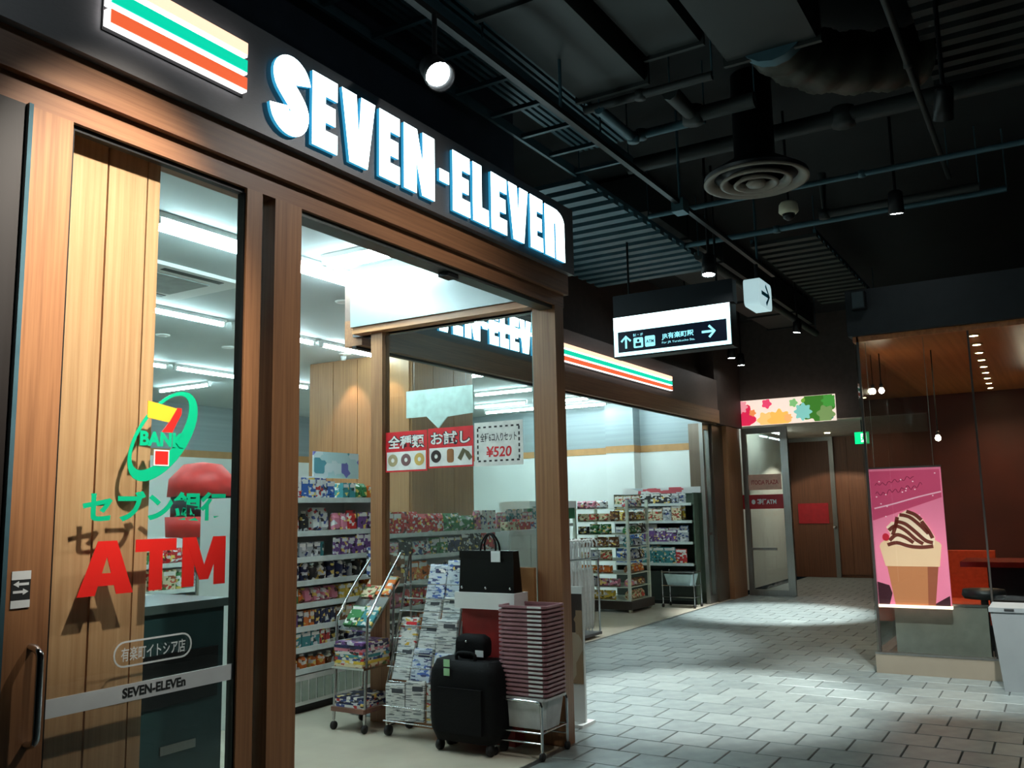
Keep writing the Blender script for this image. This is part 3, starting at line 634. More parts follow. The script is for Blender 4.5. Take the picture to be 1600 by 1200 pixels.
pipe('paired pipe turning at the duct end, left one', [(5.32, 2.5, 4.22), (5.9, 2.5, 4.22), (6.05, 2.5, 4.3), (6.05, 2.0, 4.3)], 0.035, STEELT)
pipe('paired pipe turning at the duct end, right one', [(5.5, 2.05, 4.3), (5.95, 2.05, 4.3), (5.95, 1.6, 4.3)], 0.06)
pipe('thick insulated pipe behind the round diffuser', [(6.95, 3.0, 4.45), (6.95, 1.2, 4.45), (6.95, -0.3, 4.45)], 0.07)
pipe('long thin pipe crossing the corridor past the diffuser', [(7.6, 3.1, 4.2), (7.6, 1.2, 4.2), (7.6, -0.8, 4.2)], 0.025, STEELT)
pipe('long thin pipe crossing the corridor over the direction sign', [(8.7, 4.5, 4.2), (8.7, 2.2, 4.2), (8.7, 0.2, 4.2)], 0.03, STEELT)
pipe('thin conduit along the corridor near the spotlight flare', [(4.0, 0.62, 4.3), (6.0, 0.62, 4.3), (8.4, 0.62, 4.3)], 0.022)
pipe('grey pipe running away over the far floor', [(8.8, 3.05, 4.1), (11.0, 3.05, 4.1), (14.0, 3.05, 4.1)], 0.05, DUCT)
pipe('pipe drop with a bend above the kiosk', [(8.5, 1.7, 4.6), (8.5, 1.7, 4.2), (8.5, 0.4, 4.2)], 0.04)
fx = thing('flexible_duct', 'crumpled flexible hose hanging from the broad duct', 'duct', (5.32, 1.3, 4.42))
P = spline([(0, 0, 0), (0.25, -0.02, 0.0), (0.5, -0.15, -0.02), (0.8, -0.42, 0.02), (1.05, -0.7, 0.1)], 14)
MB().tube(P, [0.19 + 0.014 * (i % 2) + 0.01 * math.sin(i * 0.7) for i in range(len(P))], 16).build('hose', mat('foil_hose', (62, 62, 54), 0.45, 0.5, 0.2, 14), fx)
MB().tube([(-0.05, 0, 0), (0.04, 0, 0)], 0.215, 16).build('clamp', STEELT, fx)
df = thing('ceiling_diffuser', 'round concentric air diffuser hanging below the dark ceiling', 'diffuser', (6.48, 1.77, 3.9))
DC = mat('diffuser_cream', (116, 108, 96), 0.5, 0.1)
for r0, r1, z0 in ((0.305, 0.385, 0.0), (0.205, 0.265, -0.012), (0.115, 0.165, -0.024)):
    MB().lathe([(r0, z0 + 0.05), (r0, z0 + 0.035), (r1 - 0.02, z0), (r1, z0 + 0.004), (r1, z0 + 0.015), (r0 + 0.01, z0 + 0.05)], 40).build('cone_ring', DC, df)
MB().lathe([(0.001, -0.03), (0.06, -0.03), (0.075, -0.01), (0.04, 0.04)], 30).build('centre_cone', DC, df)
MB().lathe([(0.38, 0.045), (0.37, 0.055), (0.2, 0.16), (0.15, 0.18), (0.15, 0.85), (0.14, 0.85), (0.14, 0.17), (0.19, 0.15), (0.36, 0.05)], 40).build('plenum', BLACK, df)
cm = thing('security_camera', 'small dome security camera below the diffuser', 'camera', (7.25, 1.73, 3.86))
MB().lathe([(0.06, 0.1), (0.075, 0.08), (0.08, 0.02), (0.06, 0.0), (0.05, 0.0)], 18).build('housing', mat('camera_cream', (190, 186, 160), 0.4), cm)
MB().lathe([(0.052, 0.0), (0.045, -0.03), (0.02, -0.05), (0.002, -0.054)], 18).build('dome', BLACK, cm)
MB().tube([(0, 0, 0.1), (0, 0, 0.89)], 0.012, 6).build('stem', BLACK, cm)
sp = thing('wall_speaker', 'small black box speaker on the dark bulkhead above the kiosk', 'speaker', (8.60, 1.48, 3.28))
MB().box(0, 0.13, -0.06, 0.06, 0, 0.17).build('cabinet', BLACK, sp); MB().box(-0.004, 0, -0.05, 0.05, 0.01, 0.16).build('grille', mat('speaker_grille', (46, 60, 64), 0.6), sp)

# ================================================================== FAR END OF THE CORRIDOR
bh = struct('wall_far', MB().box(15.65, 15.8, 1.0, 5.2, 2.92, 4.75), mat('far_bulkhead', (70, 64, 60), 0.7)); bh['label'] = 'bulkhead above the far doorway'
struct('ceiling', MB().box(15.65, 19.7, 1.0, 5.2, 2.9, 2.92), mat('far_ceiling', (196, 192, 180), 0.7))['label'] = 'pale low ceiling beyond the glass door'
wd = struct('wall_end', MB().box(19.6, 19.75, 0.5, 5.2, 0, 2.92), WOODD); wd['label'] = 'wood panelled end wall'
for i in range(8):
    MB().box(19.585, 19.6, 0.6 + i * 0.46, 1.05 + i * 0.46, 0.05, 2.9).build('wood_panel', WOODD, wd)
struct('wall_passage', MB().box(15.3, 19.6, 5.0, 5.1, 0, 2.9), WALLW)
fl = thing('ceiling_light', 'tube light in the passage behind the far glass door', 'ceiling light', (16.3, 4.55, 2.9))
MB().box(0, 1.2, -0.04, 0.04, -0.04, 0).build('housing', WHITE, fl); MB().tube([(0.02, 0, -0.055), (1.18, 0, -0.055)], 0.02, 8).build('tube', emit('passage_tube', (235, 245, 235), 16), fl)
fl = thing('recessed_downlight', 'round light in the low ceiling before the wooden end wall', 'ceiling light', (18.3, 3.9, 2.9))
MB().lathe([(0.05, -0.01), (0.08, -0.01), (0.08, 0)], 16).build('rim', WHITE, fl); MB().lathe([(0.001, -0.02), (0.05, -0.02), (0.05, 0)], 16).build('lens', LAMPW, fl)
ld = bpy.data.lights.new('dl', 'SPOT'); ld.energy = 55; ld.spot_size = 2.2; ld.color = (1, 0.88, 0.7); lo = bpy.data.objects.new('light', ld); COL.objects.link(lo); lo.parent = fl; lo.location = (0, 0, -0.05)
# flower banner
bn = thing('flower_banner', 'wide banner with pink, orange and green flower splashes over the far doorway', 'banner', (15.3, 4.04, 2.86))
MB().box(0, 0.03, -0.94, 0.94, 0, 0.44).build('panel', emit('banner_ground', (255, 232, 216), 0.6), bn)
M = FX(-0.001, 0.94, 0)
def splash(name, cx_, cy_, r_, col, st, n=7, k=0.0):
    mb = MB(); P = []
    for i in range(n * 6):
        a = 2 * math.pi * i / (n * 6); rr = r_ * (0.86 + 0.14 * math.cos(n * a + k)); P.append((min(1.875, max(0.005, cx_ + rr * math.cos(a))), min(0.435, max(0.005, cy_ + rr * math.sin(a)))))
    mb.prism(P, 0.001, M, 0, k * 0.0015); mb.build(name, emit('splash_%d_%d_%d' % col, col, st), bn)
random.seed(3)
for cx_, cy_, r_, col in ((0.28, 0.13, 0.22, (222, 40, 80)), (0.12, 0.30, 0.16, (232, 120, 140)), (0.30, 0.34, 0.10, (240, 150, 160)), (0.75, 0.36, 0.07, (236, 70, 110)), (0.95, 0.06, 0.16, (255, 190, 90)), (0.72, 0.08, 0.12, (255, 200, 120)), (1.35, 0.18, 0.12, (130, 200, 190)), (1.6, 0.26, 0.24, (60, 120, 40)), (1.48, 0.36, 0.12, (120, 170, 60)), (1.72, 0.12, 0.12, (120, 150, 90)), (1.78, 0.33, 0.10, (70, 150, 60)), (1.2, 0.34, 0.06, (130, 190, 120)), (1.75, 0.06, 0.07, (70, 140, 130)), (0.5, 0.22, 0.05, (240, 140, 80)), (1.1, 0.10, 0.06, (255, 180, 110))):
    splash('flower_splash', cx_, cy_, r_ * 1.3, col, 0.62, random.choice((5, 6, 7, 8)), random.random())
# far glass door leaf
gd = sroot('door_2', 'steel framed glass door under the flower banner')
MB().box(15.28, 15.34, 4.62, 4.70, 0, 2.82).build('stile', STEEL, gd); MB().box(15.28, 15.34, 3.92, 4.04, 0, 2.82).build('stile', STEEL, gd)
MB().box(15.28, 15.34, 4.04, 4.62, 2.72, 2.82).build('top_rail', STEEL, gd); MB().box(15.28, 15.34, 4.04, 4.62, 0, 0.10).build('bottom_rail', STEEL, gd); MB().box(15.29, 15.33, 4.2, 4.62, 0.75, 0.79).build('mid_rail', STEEL, gd)
g2 = MB().box(15.305, 15.315, 4.04, 4.62, 0.10, 2.72).build('glass_pane', GLASS, gd)
p1 = MB().box(15.296, 15.304, 4.06, 4.68, 1.76, 2.02).build('pink_plate', mat('pink_plate', (216, 170, 150), 0.5), gd)
mb = MB(); text_into(mb, 'ITOCiA PLAZA', FX(15.295, 4.57, 1.85), 0.075, 0.02, 0.001, width=0.46); mb.build('lettering', mat('plate_red', (170, 60, 60), 0.5), p1)
p2 = MB().box(15.288, 15.296, 4.03, 4.74, 1.44, 1.68).build('red_plate', mat('dark_red_plate', (160, 24, 36), 0.45), gd)
mb = MB(); text_into(mb, '● 銀行ATM', FX(15.287, 4.58, 1.51), 0.10, 0.03, 0.001, width=0.42); mb.build('lettering', VWHT, p2)
# wooden door on the end wall
ed = sroot('door_3', 'wooden door with a dark red plate on the end wall')
MB().box(19.53, 19.585, 4.16, 4.98, 0, 2.82).build('leaf', wood('wood_door', (84, 52, 34), (112, 72, 48), 0.4), ed)
MB().box(19.50, 19.585, 4.07, 4.16, 0, 2.9).build('frame', STEEL, ed); MB().box(19.50, 19.585, 4.16, 4.98, 2.82, 2.9).build('frame', STEEL, ed)
MB().box(19.515, 19.53, 4.24, 4.86, 1.10, 1.52).build('red_plate', mat('dark_red_plate', (160, 24, 36)), ed)
MB().lathe([(0.04, 0), (0.04, 0.03), (0.02, 0.04), (0.035, 0.07), (0.03, 0.09), (0.005, 0.095)], 14, M=FX(19.5, 4.12, 1.02)).build('knob', CHROME, ed)
es = thing('exit_sign', 'small green lit exit sign above the wooden wall', 'sign', (16.0, 2.85, 2.49))
MB().box(0, 0.05, -0.12, 0.12, 0, 0.21).build('body', BLACK, es); MB().box(-0.004, 0, -0.115, 0.115, 0.005, 0.205).build('face', emit('exit_green', (0, 190, 110), 1.4), es)
mb = MB(); M = FX(-0.005, 0.115, 0.005); mb.prism([(0.10, 0.03), (0.19, 0.03), (0.19, 0.17), (0.10, 0.17)], 0.001, M); mb.build('doorway', emit('exit_white', (220, 255, 235), 1.8), es)
mb = MB(); mb.prism(ell(0.14, 0.145, 0.014, 0.014, 12), 0.001, M, 0, 0.001); stroke_into(mb, [(0.14, 0.13), (0.13, 0.085), (0.16, 0.06), (0.15, 0.035)], 0.009, 0.001, M, 0, 0.001); stroke_into(mb, [(0.13, 0.085), (0.11, 0.06), (0.09, 0.06)], 0.008, 0.001, M, 0, 0.001); stroke_into(mb, [(0.105, 0.10), (0.14, 0.12), (0.165, 0.10)], 0.007, 0.001, M, 0, 0.001)
mb.build('running_figure', MATS['exit_green'], es)
MB().tube([(0.02, 0, 0.21), (0.02, 0, 0.41)], 0.01, 6).build('stem', BLACK, es)

# ================================================================== GLASS KIOSK ON THE RIGHT
KX, KY = 8.75, 1.58
KB = mat('kiosk_base', (172, 160, 142), 0.3, 0.4, 0.05, 3)
kb = struct('wall_kiosk_front', MB().box(KX, KX + 0.1, -2.5, KY, 0.0, 0.165), KB); kb['label'] = 'front glass of the kiosk on a low beige metal base'
MB().box(KX - 0.005, KX + 0.1, -2.5, KY, 0.165, 0.18).build('sill', STEEL, kb)
for a, b in ((0.62, KY - 0.012), (-0.45, 0.608), (-1.5, -0.46), (-2.5, -1.51)): MB().box(KX + 0.03, KX + 0.042, a, b, 0.18, 3.05).build('glass_pane', GLASSK, kb)
JD = mat('joint_dark', (60, 56, 52), 0.4)
MB().box(KX + 0.02, KX + 0.045, KY - 0.05, KY - 0.03, 0.18, 3.05).build('glass_joint', JD, kb); MB().box(KX + 0.03, KX + 0.045, 0.606, 0.622, 0.18, 3.05).build('glass_joint', JD, kb)
ks = struct('wall_kiosk_side', MB().box(KX + 0.1, 14.0, KY - 0.1, KY, 0.0, 0.165), KB); ks['label'] = 'side glass of the kiosk along the corridor'
MB().box(KX + 0.1, 14.0, KY - 0.1, KY, 0.165, 0.18).build('sill', STEEL, ks)
for a, b in ((KX + 0.045, 10.2), (10.21, 11.9), (11.91, 13.9)): MB().box(a, b, KY - 0.05, KY - 0.038, 0.18, 3.05).build('glass_pane', GLASSK, ks)
kc = struct('ceiling', MB().box(KX + 0.02, 14.0, -2.5, KY, 3.0, 3.05), wood('wood_red', (168, 96, 50), (212, 134, 78), 0.35, axis=0, fine=20)); kc['label'] = 'reddish wooden kiosk ceiling'
MB().box(KX - 0.05, 14.0, -2.5, KY + 0.03, 3.05, 3.48).build('bulkhead', mat('kiosk_bulkhead', (26, 32, 36), 0.7), kc)
KR = mat('kiosk_red_wall', (78, 32, 24), 0.5, 0, 0.2, 2)
struct('wall_kiosk_back', MB().box(13.9, 14.0, -2.5, KY, 0, 3.0), KR); struct('wall_kiosk_right', MB().box(KX + 0.2, 13.9, -2.6, -2.5, 0, 3.0), KR)
struct('floor', MB().box(KX + 0.1, 13.9, -2.5, KY - 0.1, -0.05, 0.02), mat('kiosk_floor', (120, 100, 84), 0.3))['label'] = 'brown kiosk floor'
for i in range(9):
    r = thing('recessed_downlight', 'small warm downlight in the kiosk ceiling row, %s from the front' % ('first', 'second', 'third', 'fourth', 'fifth', 'sixth', 'seventh', 'eighth', 'last')[i], 'ceiling light', (9.05 + i * 0.55, 0.585 + i * 0.018, 3.0), group='kiosk downlights')
    MB().lathe([(0.03, -0.012), (0.05, -0.01), (0.055, 0), (0.03, 0)], 14).build('rim', mat('rim_brass', (200, 170, 120), 0.3, 0.6), r)
    MB().lathe([(0.001, -0.014), (0.034, -0.012), (0.034, -0.002), (0.001, -0.002)], 14).build('lens', LAMPW, r)
    if i % 3 == 1:
        ld = bpy.data.lights.new('dl', 'SPOT'); ld.energy = 60; ld.spot_size = 2.6; ld.spot_blend = 0.8; ld.color = (1, 0.62, 0.35); ld.shadow_soft_size = 0.05
        lo = bpy.data.objects.new('light', ld); COL.objects.link(lo); lo.parent = r; lo.location = (0, 0, -0.03)
for i, (xx, yy, zz) in enumerate(((9.6, 1.49, 2.62), (9.7, 1.02, 2.12), (12.5, 0.28, 2.45))):  # bulbs added for reflections in the glass, also brightening the ceiling
    r = thing('reflection_bulb', 'added bright bulb standing for a reflection in the kiosk glass, %s' % ('near the corner', 'above the pink poster', 'at the far right')[i], 'lamp', (xx, yy, zz))
    MB().lathe([(0.002, -0.028), (0.019, -0.02), (0.028, 0), (0.02, 0.02), (0.012, 0.03)], 14).build('bulb', emit('bulb_glow', (255, 236, 205), 60), r)
    MB().tube([(0, 0, 0.03), (0, 0, 3.0 - zz)], 0.006, 6).build('cord', BLACK, r); MB().lathe([(0.016, 0.03), (0.018, 0.07)], 10).build('socket', BLACK, r)
# pink drink poster hung inside the glass
ps = thing('drink_poster', 'tall pink poster of a whipped chocolate iced drink behind the kiosk glass', 'poster', (8.86, 1.24, 0.59))
PB = emit('poster_pink_ground', (230, 122, 152), 0.46)
MB().box(0, 0.02, -0.305, 0.305, 0, 1.22).build('sheet', PB, ps)
M = FX(-0.001, 0.305, 0); W, H = 0.61, 1.22
def pcol(nm, rgb, st=0.42): return emit('print_' + nm, rgb, st)
mb = MB(); mb.prism([(0.01, 0.75), (0.6, 0.95), (0.6, 1.2), (0.01, 1.2)], 0.0006, M); mb.build('upper_field', pcol('rose', (204, 74, 110), 0.38), ps)
mb = MB(); stroke_into(mb, spline([(0.03, 0.86), (0.2, 0.90), (0.42, 0.96), (0.6, 1.0)], 5), 0.006, 0.0006, M, 0, 0.001); mb.build('pale_streak', pcol('pale', (240, 180, 196)), ps)
mb = MB(); mb.prism([(0.01, 0.0), (0.10, 0.0), (0.13, 0.10), (0.11, 0.17), (0.01, 0.2)], 0.0006, M, 0, 0.001); mb.prism([(0.45, 0.0), (0.6, 0.0), (0.6, 0.09), (0.5, 0.03)], 0.0006, M, 0, 0.001); mb.build('dark_corner', pcol('dark', (60, 24, 34)), ps)
mb = MB(); mb.prism([(0.15, 0.0), (0.48, 0.0), (0.53, 0.36), (0.10, 0.36)], 0.001, M, 0, 0.0014); mb.build('drink_cup', pcol('coffee', (186, 116, 76)), ps)
mb = MB(); mb.prism([(0.42, 0.0), (0.48, 0.0), (0.53, 0.36), (0.44, 0.36)], 0.0006, M, 0, 0.0026); mb.build('cup_shade', pcol('coffee_dark', (150, 80, 56)), ps)
mb = MB(); mb.prism([(0.09, 0.34), (0.54, 0.34), (0.565, 0.52)] + [(0.31 + 0.26 * math.cos(a), 0.52 + 0.09 * math.sin(a)) for a in (math.pi * i / 10 for i in range(11))] + [(0.05, 0.52)], 0.001, M, 0, 0.0034); mb.build('foam', pcol('foam', (228, 186, 150)), ps)
mb = MB(); P = [(0.13, 0.55), (0.15, 0.63), (0.12, 0.69), (0.17, 0.74), (0.21, 0.73), (0.23, 0.80), (0.30, 0.84), (0.37, 0.82), (0.43, 0.76), (0.48, 0.68), (0.52, 0.60), (0.51, 0.53), (0.3, 0.50)]
mb.prism(P, 0.001, M, 0, 0.0046); mb.build('whipped_cream', pcol('cream', (238, 206, 178)), ps)
mb = MB()
for Q in ([(0.14, 0.57), (0.2, 0.62), (0.27, 0.60), (0.34, 0.55)], [(0.14, 0.66), (0.2, 0.70), (0.28, 0.66), (0.36, 0.58), (0.42, 0.54)], [(0.2, 0.74), (0.28, 0.72), (0.36, 0.65), (0.44, 0.57), (0.5, 0.55)], [(0.24, 0.80), (0.32, 0.78), (0.40, 0.71), (0.47, 0.63)], [(0.30, 0.83), (0.37, 0.80), (0.42, 0.75)], [(0.22, 0.78), (0.20, 0.70), (0.17, 0.62)], [(0.12, 0.53), (0.2, 0.55), (0.3, 0.52), (0.4, 0.51), (0.5, 0.52)], [(0.42, 0.74), (0.47, 0.66), (0.5, 0.59)]):
    stroke_into(mb, spline(Q, 4), 0.016, 0.0006, M, 0, 0.0058)
mb.build('chocolate_drizzle', pcol('choc', (104, 44, 34)), ps)
mb = MB(); mb.prism(ell(0.11, 0.60, 0.03, 0.035, 12), 0.0006, M, 0, 0.0058); mb.build('berry', pcol('berry', (190, 30, 50)), ps)
mb = MB()
for k, (u0, v0, n, s_) in enumerate(((0.05, 1.07, 22, 0.013), (0.05, 0.985, 26, 0.017))):     # two illegible handwritten lines
    Q = [(u0 + i * 0.016, v0 + i * 0.0032 + s_ * math.sin(i * 1.9) + s_ * 0.5 * math.sin(i * 0.8 + k)) for i in range(n)]
    stroke_into(mb, spline(Q, 3), 0.0035, 0.0006, M, 0, 0.001)
mb.build('script_lines', pcol('script', (146, 44, 76)), ps)
mb = MB(); random.seed(11)
for i in range(16): mb.prism(ell(random.uniform(0.04, 0.57), random.uniform(0.78, 1.18), 0.007, 0.006, 8), 0.0006, M, 0, 0.0012)
mb.build('petals', pcol('petal', (246, 200, 210)), ps)
MB().box(-0.02, 0.03, -0.31, 0.31, -0.025, 0.0).build('lit_bottom_rail', emit('rail_glow', (255, 226, 200), 1.6), ps)
MB().box(-0.01, 0.03, -0.31, 0.31, 1.22, 1.235).build('top_rail', STEEL, ps)
for yy in (-0.25, 0.25): MB().tube([(0.01, yy, 1.235), (0.01, yy, 2.41)], 0.003, 5).build('hanging_wire', STEEL, ps)
lp = thing('low_partition', 'low grey partition panel standing behind the kiosk glass', 'partition', (9.0, 1.03, 0.02))
MB().box(-0.02, 0.02, -0.36, 0.40, 0, 0.56).build('panel', mat('partition_grey', (128, 128, 118), 0.4, 0.2), lp); MB().box(-0.03, 0.03, -0.37, 0.41, 0.56, 0.575).build('cap', STEEL, lp)
# counter, sofa, bin
ct = thing('kiosk_counter', 'dark counter with a red top inside the kiosk', 'counter', (10.0, 0.2, 0.02))
MB().box(-0.35, 0.35, -1.6, 0.72, 0.86, 0.91).build('counter_top', mat('counter_red', (120, 34, 26), 0.2), ct)
MB().box(-0.25, 0.3, -1.5, 0.5, 0.0, 0.86).build('base', BLACK, ct)
sf = thing('orange_sofa', 'orange red upholstered bench inside the kiosk beside the poster', 'bench', (10.6, 1.1, 0.02))
UPH = mat('orange_fabric', (196, 70, 30), 0.8, 0, 0.15, 30)
MB().box(-0.3, 0.5, -0.4, 0.3, 0.25, 0.45).build('seat', UPH, sf); MB().box(0.38, 0.5, -0.4, 0.3, 0.45, 0.95).build('backrest', UPH, sf); MB().box(-0.28, 0.48, -0.38, 0.28, 0.0, 0.25).build('plinth', BLACK, sf)
for i, (xx, yy) in enumerate(((9.15, 0.70), (9.2, 0.2))):
    ch = thing('bar_stool', 'black bar stool by the kiosk glass, %s' % ('nearer the poster', 'behind the grey bin')[i], 'stool', (xx, yy, 0.02))
    MB().lathe([(0.16, 0.62), (0.18, 0.65), (0.17, 0.70), (0.02, 0.71)], 18).build('seat', BLACK, ch); MB().lathe([(0.2, 0.0), (0.19, 0.02), (0.03, 0.04)], 18).build('base', BLACK, ch); MB().tube([(0, 0, 0.02), (0, 0, 0.64)], 0.03, 10).build('pole', BLACK, ch)
bi = thing('grey_planter', 'tapered pale grey planter bin in front of the kiosk glass', 'planter', (8.48, 0.38, 0))
MB().frustum((-0.17, 0.17, -0.17, 0.17), (-0.22, 0.22, -0.22, 0.22), 0, 0.62).build('body', mat('planter_grey', (150, 158, 160), 0.5, 0, 0.05, 4), bi)
MB().box(-0.23, 0.23, -0.23, 0.23, 0.62, 0.655).build('rim', mat('planter_grey', (0, 0, 0)), bi); MB().box(-0.234, -0.23, 0.05, 0.12, 0.63, 0.648).build("dark_tab", VBLK, bi)

# ================================================================== STORE FITTINGS AND GOODS
PALS = {'red': (196, 44, 44), 'orange': (222, 118, 44), 'yellow': (222, 190, 70), 'green': (60, 130, 74), 'teal': (60, 140, 146), 'blue': (52, 96, 170), 'navy': (36, 44, 86), 'purple': (116, 76, 140),
        'pink': (214, 130, 150), 'white': (224, 226, 222), 'brown': (128, 84, 54), 'black': (40, 38, 40), 'silver': (168, 172, 176), 'cream': (220, 206, 170)}
INK = {'white': [(70, 90, 150), (200, 60, 60), (60, 60, 64)], 'cream': [(150, 80, 50), (200, 60, 50), (90, 110, 60)], 'silver': [(40, 60, 120), (220, 220, 220), (60, 60, 60)]}
def pmat(c): return printed('goods_' + c, PALS[c], INK.get(c, [(232, 230, 224), tuple(int(x * 0.45) for x in PALS[c]), (236, 206, 110), (214, 216, 220)]), 30, 40)
CAP = mat('bottle_cap', (230, 230, 226), 0.4)
pcache = {}
def product_mesh(kind, c, w, d, h):
    k = (kind, c, round(w, 3), round(d, 3), round(h, 3))
    if k in pcache: return pcache[k]
    mb = MB(); ms = [pmat(c), CAP]
    if kind == 'box': mb.box(-w / 2, w / 2, 0, d, 0, h); mb.box(-w / 2 + 0.006, w / 2 - 0.006, -0.001, 0, h * 0.72, h * 0.92, 1)
    elif kind == 'bottle': mb.lathe([(w * 0.44, 0), (w * 0.48, 0.006), (w * 0.48, h * 0.62), (w * 0.3, h * 0.78), (w * 0.18, h * 0.84), (w * 0.18, h * 0.88)], 10, c=(0, d / 2, 0)); mb.lathe([(w * 0.2, h * 0.88), (w * 0.2, h)], 10, c=(0, d / 2, 0), mi=1)
    elif kind == 'can': mb.lathe([(w * 0.42, 0), (w * 0.48, 0.008), (w * 0.48, h - 0.01), (w * 0.42, h)], 10, c=(0, d / 2, 0)); mb.lathe([(w * 0.4, h - 0.002), (w * 0.4, h + 0.002)], 10, c=(0, d / 2, 0), mi=1)
    elif kind == 'bag':
        V = [(-w / 2, d / 2, 0), (w / 2, d / 2, 0), (w / 2, d / 2, h), (-w / 2, d / 2, h), (-w * 0.36, 0, h * 0.2), (w * 0.36, 0, h * 0.2), (w * 0.36, 0.1 * d, h * 0.76), (-w * 0.36, 0.1 * d, h * 0.76), (-w * 0.36, d, h * 0.2), (w * 0.36, d, h * 0.2), (w * 0.36, d * 0.9, h * 0.76), (-w * 0.36, d * 0.9, h * 0.76)]
        mb.add(V, [(4, 5, 6, 7), (0, 1, 5, 4), (1, 2, 6, 5), (2, 3, 7, 6), (3, 0, 4, 7), (9, 8, 11, 10), (1, 0, 8, 9), (2, 1, 9, 10), (3, 2, 10, 11), (0, 3, 11, 8)])
    elif kind == 'magazine':
        mb.box(-w / 2, w / 2, 0, 0.012, 0, h); mb.box(-w / 2 + 0.01, w / 2 - 0.01, -0.001, 0, h * 0.8, h * 0.95, 1)
    elif kind == 'book': mb.box(-w / 2, w / 2, 0, d, 0, h); mb.box(-w / 2 + 0.003, w / 2 - 0.003, 0.004, d - 0.003, h, h + 0.001, 1)
    pcache[k] = mb.mesh(kind, ms); return pcache[k]
KN = {'box': ('product_box', 'printed box', 'box'), 'bottle': ('bottle', 'bottle', 'bottle'), 'can': ('tin_can', 'tin can', 'can'), 'bag': ('snack_bag', 'glossy snack bag', 'bag'), 'magazine': ('magazine', 'magazine facing out', 'magazine'), 'book': ('paperback_book', 'paperback spine', 'book')}
def product(kind, c, w, d, h, loc, rz, where, tilt=0.0):
    n, s_, cat = KN[kind]
    o = link(n, product_mesh(kind, c, w, d, h), None, loc); o.rotation_euler = (-tilt, 0, rz)
    lab = '%s %s %s' % (c, s_, where)
    return tag(o, lab, cat, lab)
def fill(x0, x1, y, z, maxh, kinds, cols, where, rz=0.0, step=(0.07, 0.12), depth=0.16, tilt=0.0, fit=None):
    """goods side by side along a shelf; (x0..x1) along the shelf, rz turns the run for shelves facing -X"""
    p = 0.0; L_ = x1 - x0; run = 0
    while p < L_ - step[0] * 0.8:
        if run == 0:
            kind = random.choice(kinds); c = random.choice(cols); w_ = random.choice((step[0], (step[0] + step[1]) / 2, step[1])); h = round(maxh * random.choice((0.72, 0.84, 0.94)), 3); run = random.choice((1, 2, 2, 3))
        run -= 1
        if p + w_ > L_ + 0.005: break
        g = 0.008; u = p + w_ / 2
        loc = (x0 + u, y, z) if rz == 0 else (y, x1 - u, z)
        product(kind, c, w_ - g, depth, h, loc, rz, where, tilt); p += w_
def gondola(label, x0, x1, y, depth, levels, top, name='shelf_unit', back=WHITE, kick=0.06, cat='shelf', rz=0.0, shelfm=WHITE, rails=True):
    """open shelving; local x along the front, y into the unit"""
    W_ = x1 - x0
    r = thing(name, label, cat, (x0, y, 0) if rz == 0 else (y, x1, 0), rz)
    MB().box(0, W_, depth - 0.02, depth, 0.02, top).build('back_panel', back, r)
    for a in (0, W_ - 0.02): MB().box(a, a + 0.02, 0.06, depth - 0.02, 0, top).build('side_panel', back, r)
    MB().box(0.02, W_ - 0.02, 0.03, depth - 0.02, 0, kick).build('kick_plate', BLACK, r)
    for i, z in enumerate(levels):
        s_ = MB().box(0.02, W_ - 0.02, 0.0, depth - 0.02, z - 0.02, z).build('shelf', shelfm, r)
        if rails: MB().box(0.02, W_ - 0.02, -0.012, 0.0, z - 0.03, z + 0.012).build('price_rail', mat('price_rail', (206, 216, 212), 0.4), s_)
    return r
random.seed(21)
LV1 = [0.32, 0.48, 0.635, 0.81, 0.98, 1.16, 1.36, 1.62]
g1 = gondola('tall white shelf unit full of goods just inside the entrance', 4.55, 6.12, 5.1, 0.42, LV1, 1.63)
MB().box(0.02, 1.55, 0.0, 0.03, 0.06, 0.28).build('vent_panel', WHITE, g1)
for i in range(18): MB().box(0.06 + i * 0.083, 0.125 + i * 0.083, -0.008, 0.0, 0.09, 0.24).build('vent_slot', mat('vent_grey', (160, 172, 160), 0.5), g1)
W1 = 'on %s shelf of tall unit inside the entrance'
SPEC = [(['bottle', 'bottle'], ['orange', 'brown', 'red', 'orange']), (['box', 'can'], ['white', 'teal', 'navy', 'red', 'black']), (['book', 'box'], ['brown', 'purple', 'orange', 'navy', 'cream']), (['bag', 'box'], ['pink', 'orange', 'green', 'red', 'yellow']),
        (['bottle', 'can'], ['black', 'white', 'navy', 'silver']), (['bottle', 'can', 'box'], ['blue', 'navy', 'teal', 'silver']), (['bag', 'bottle'], ['white', 'cream', 'red', 'black']), (['box'], ['white', 'white', 'blue'])]
for i, z in enumerate(LV1):
    gap = (LV1[i + 1] - z - 0.03) if i + 1 < len(LV1) else 0.2
    k, c = SPEC[i]; fill(4.6 if i < 7 else 5.0, 6.08 if i < 5 else 5.50 if i < 7 else 5.62, 5.115, z, gap, k, c, W1 % (ORD[i] if i < 7 else 'top'), step=(0.06, 0.10), depth=0.10)
for i, z in ((5, 1.16), (6, 1.36)): fill(5.52, 6.09, 5.09, z - 0.02, 0.2, ['bag', 'magazine'], ['red', 'pink', 'orange', 'purple'], 'in the right bay of the tall white unit, %s row' % ('lower' if i == 5 else 'upper'), step=(0.09, 0.12), depth=0.07)
fill(5.66, 6.10, 5.12, 1.62, 0.16, ['box', 'bag'], ['yellow', 'teal', 'green', 'orange'], 'at the right end on top of the tall white unit', step=(0.08, 0.11), depth=0.1)
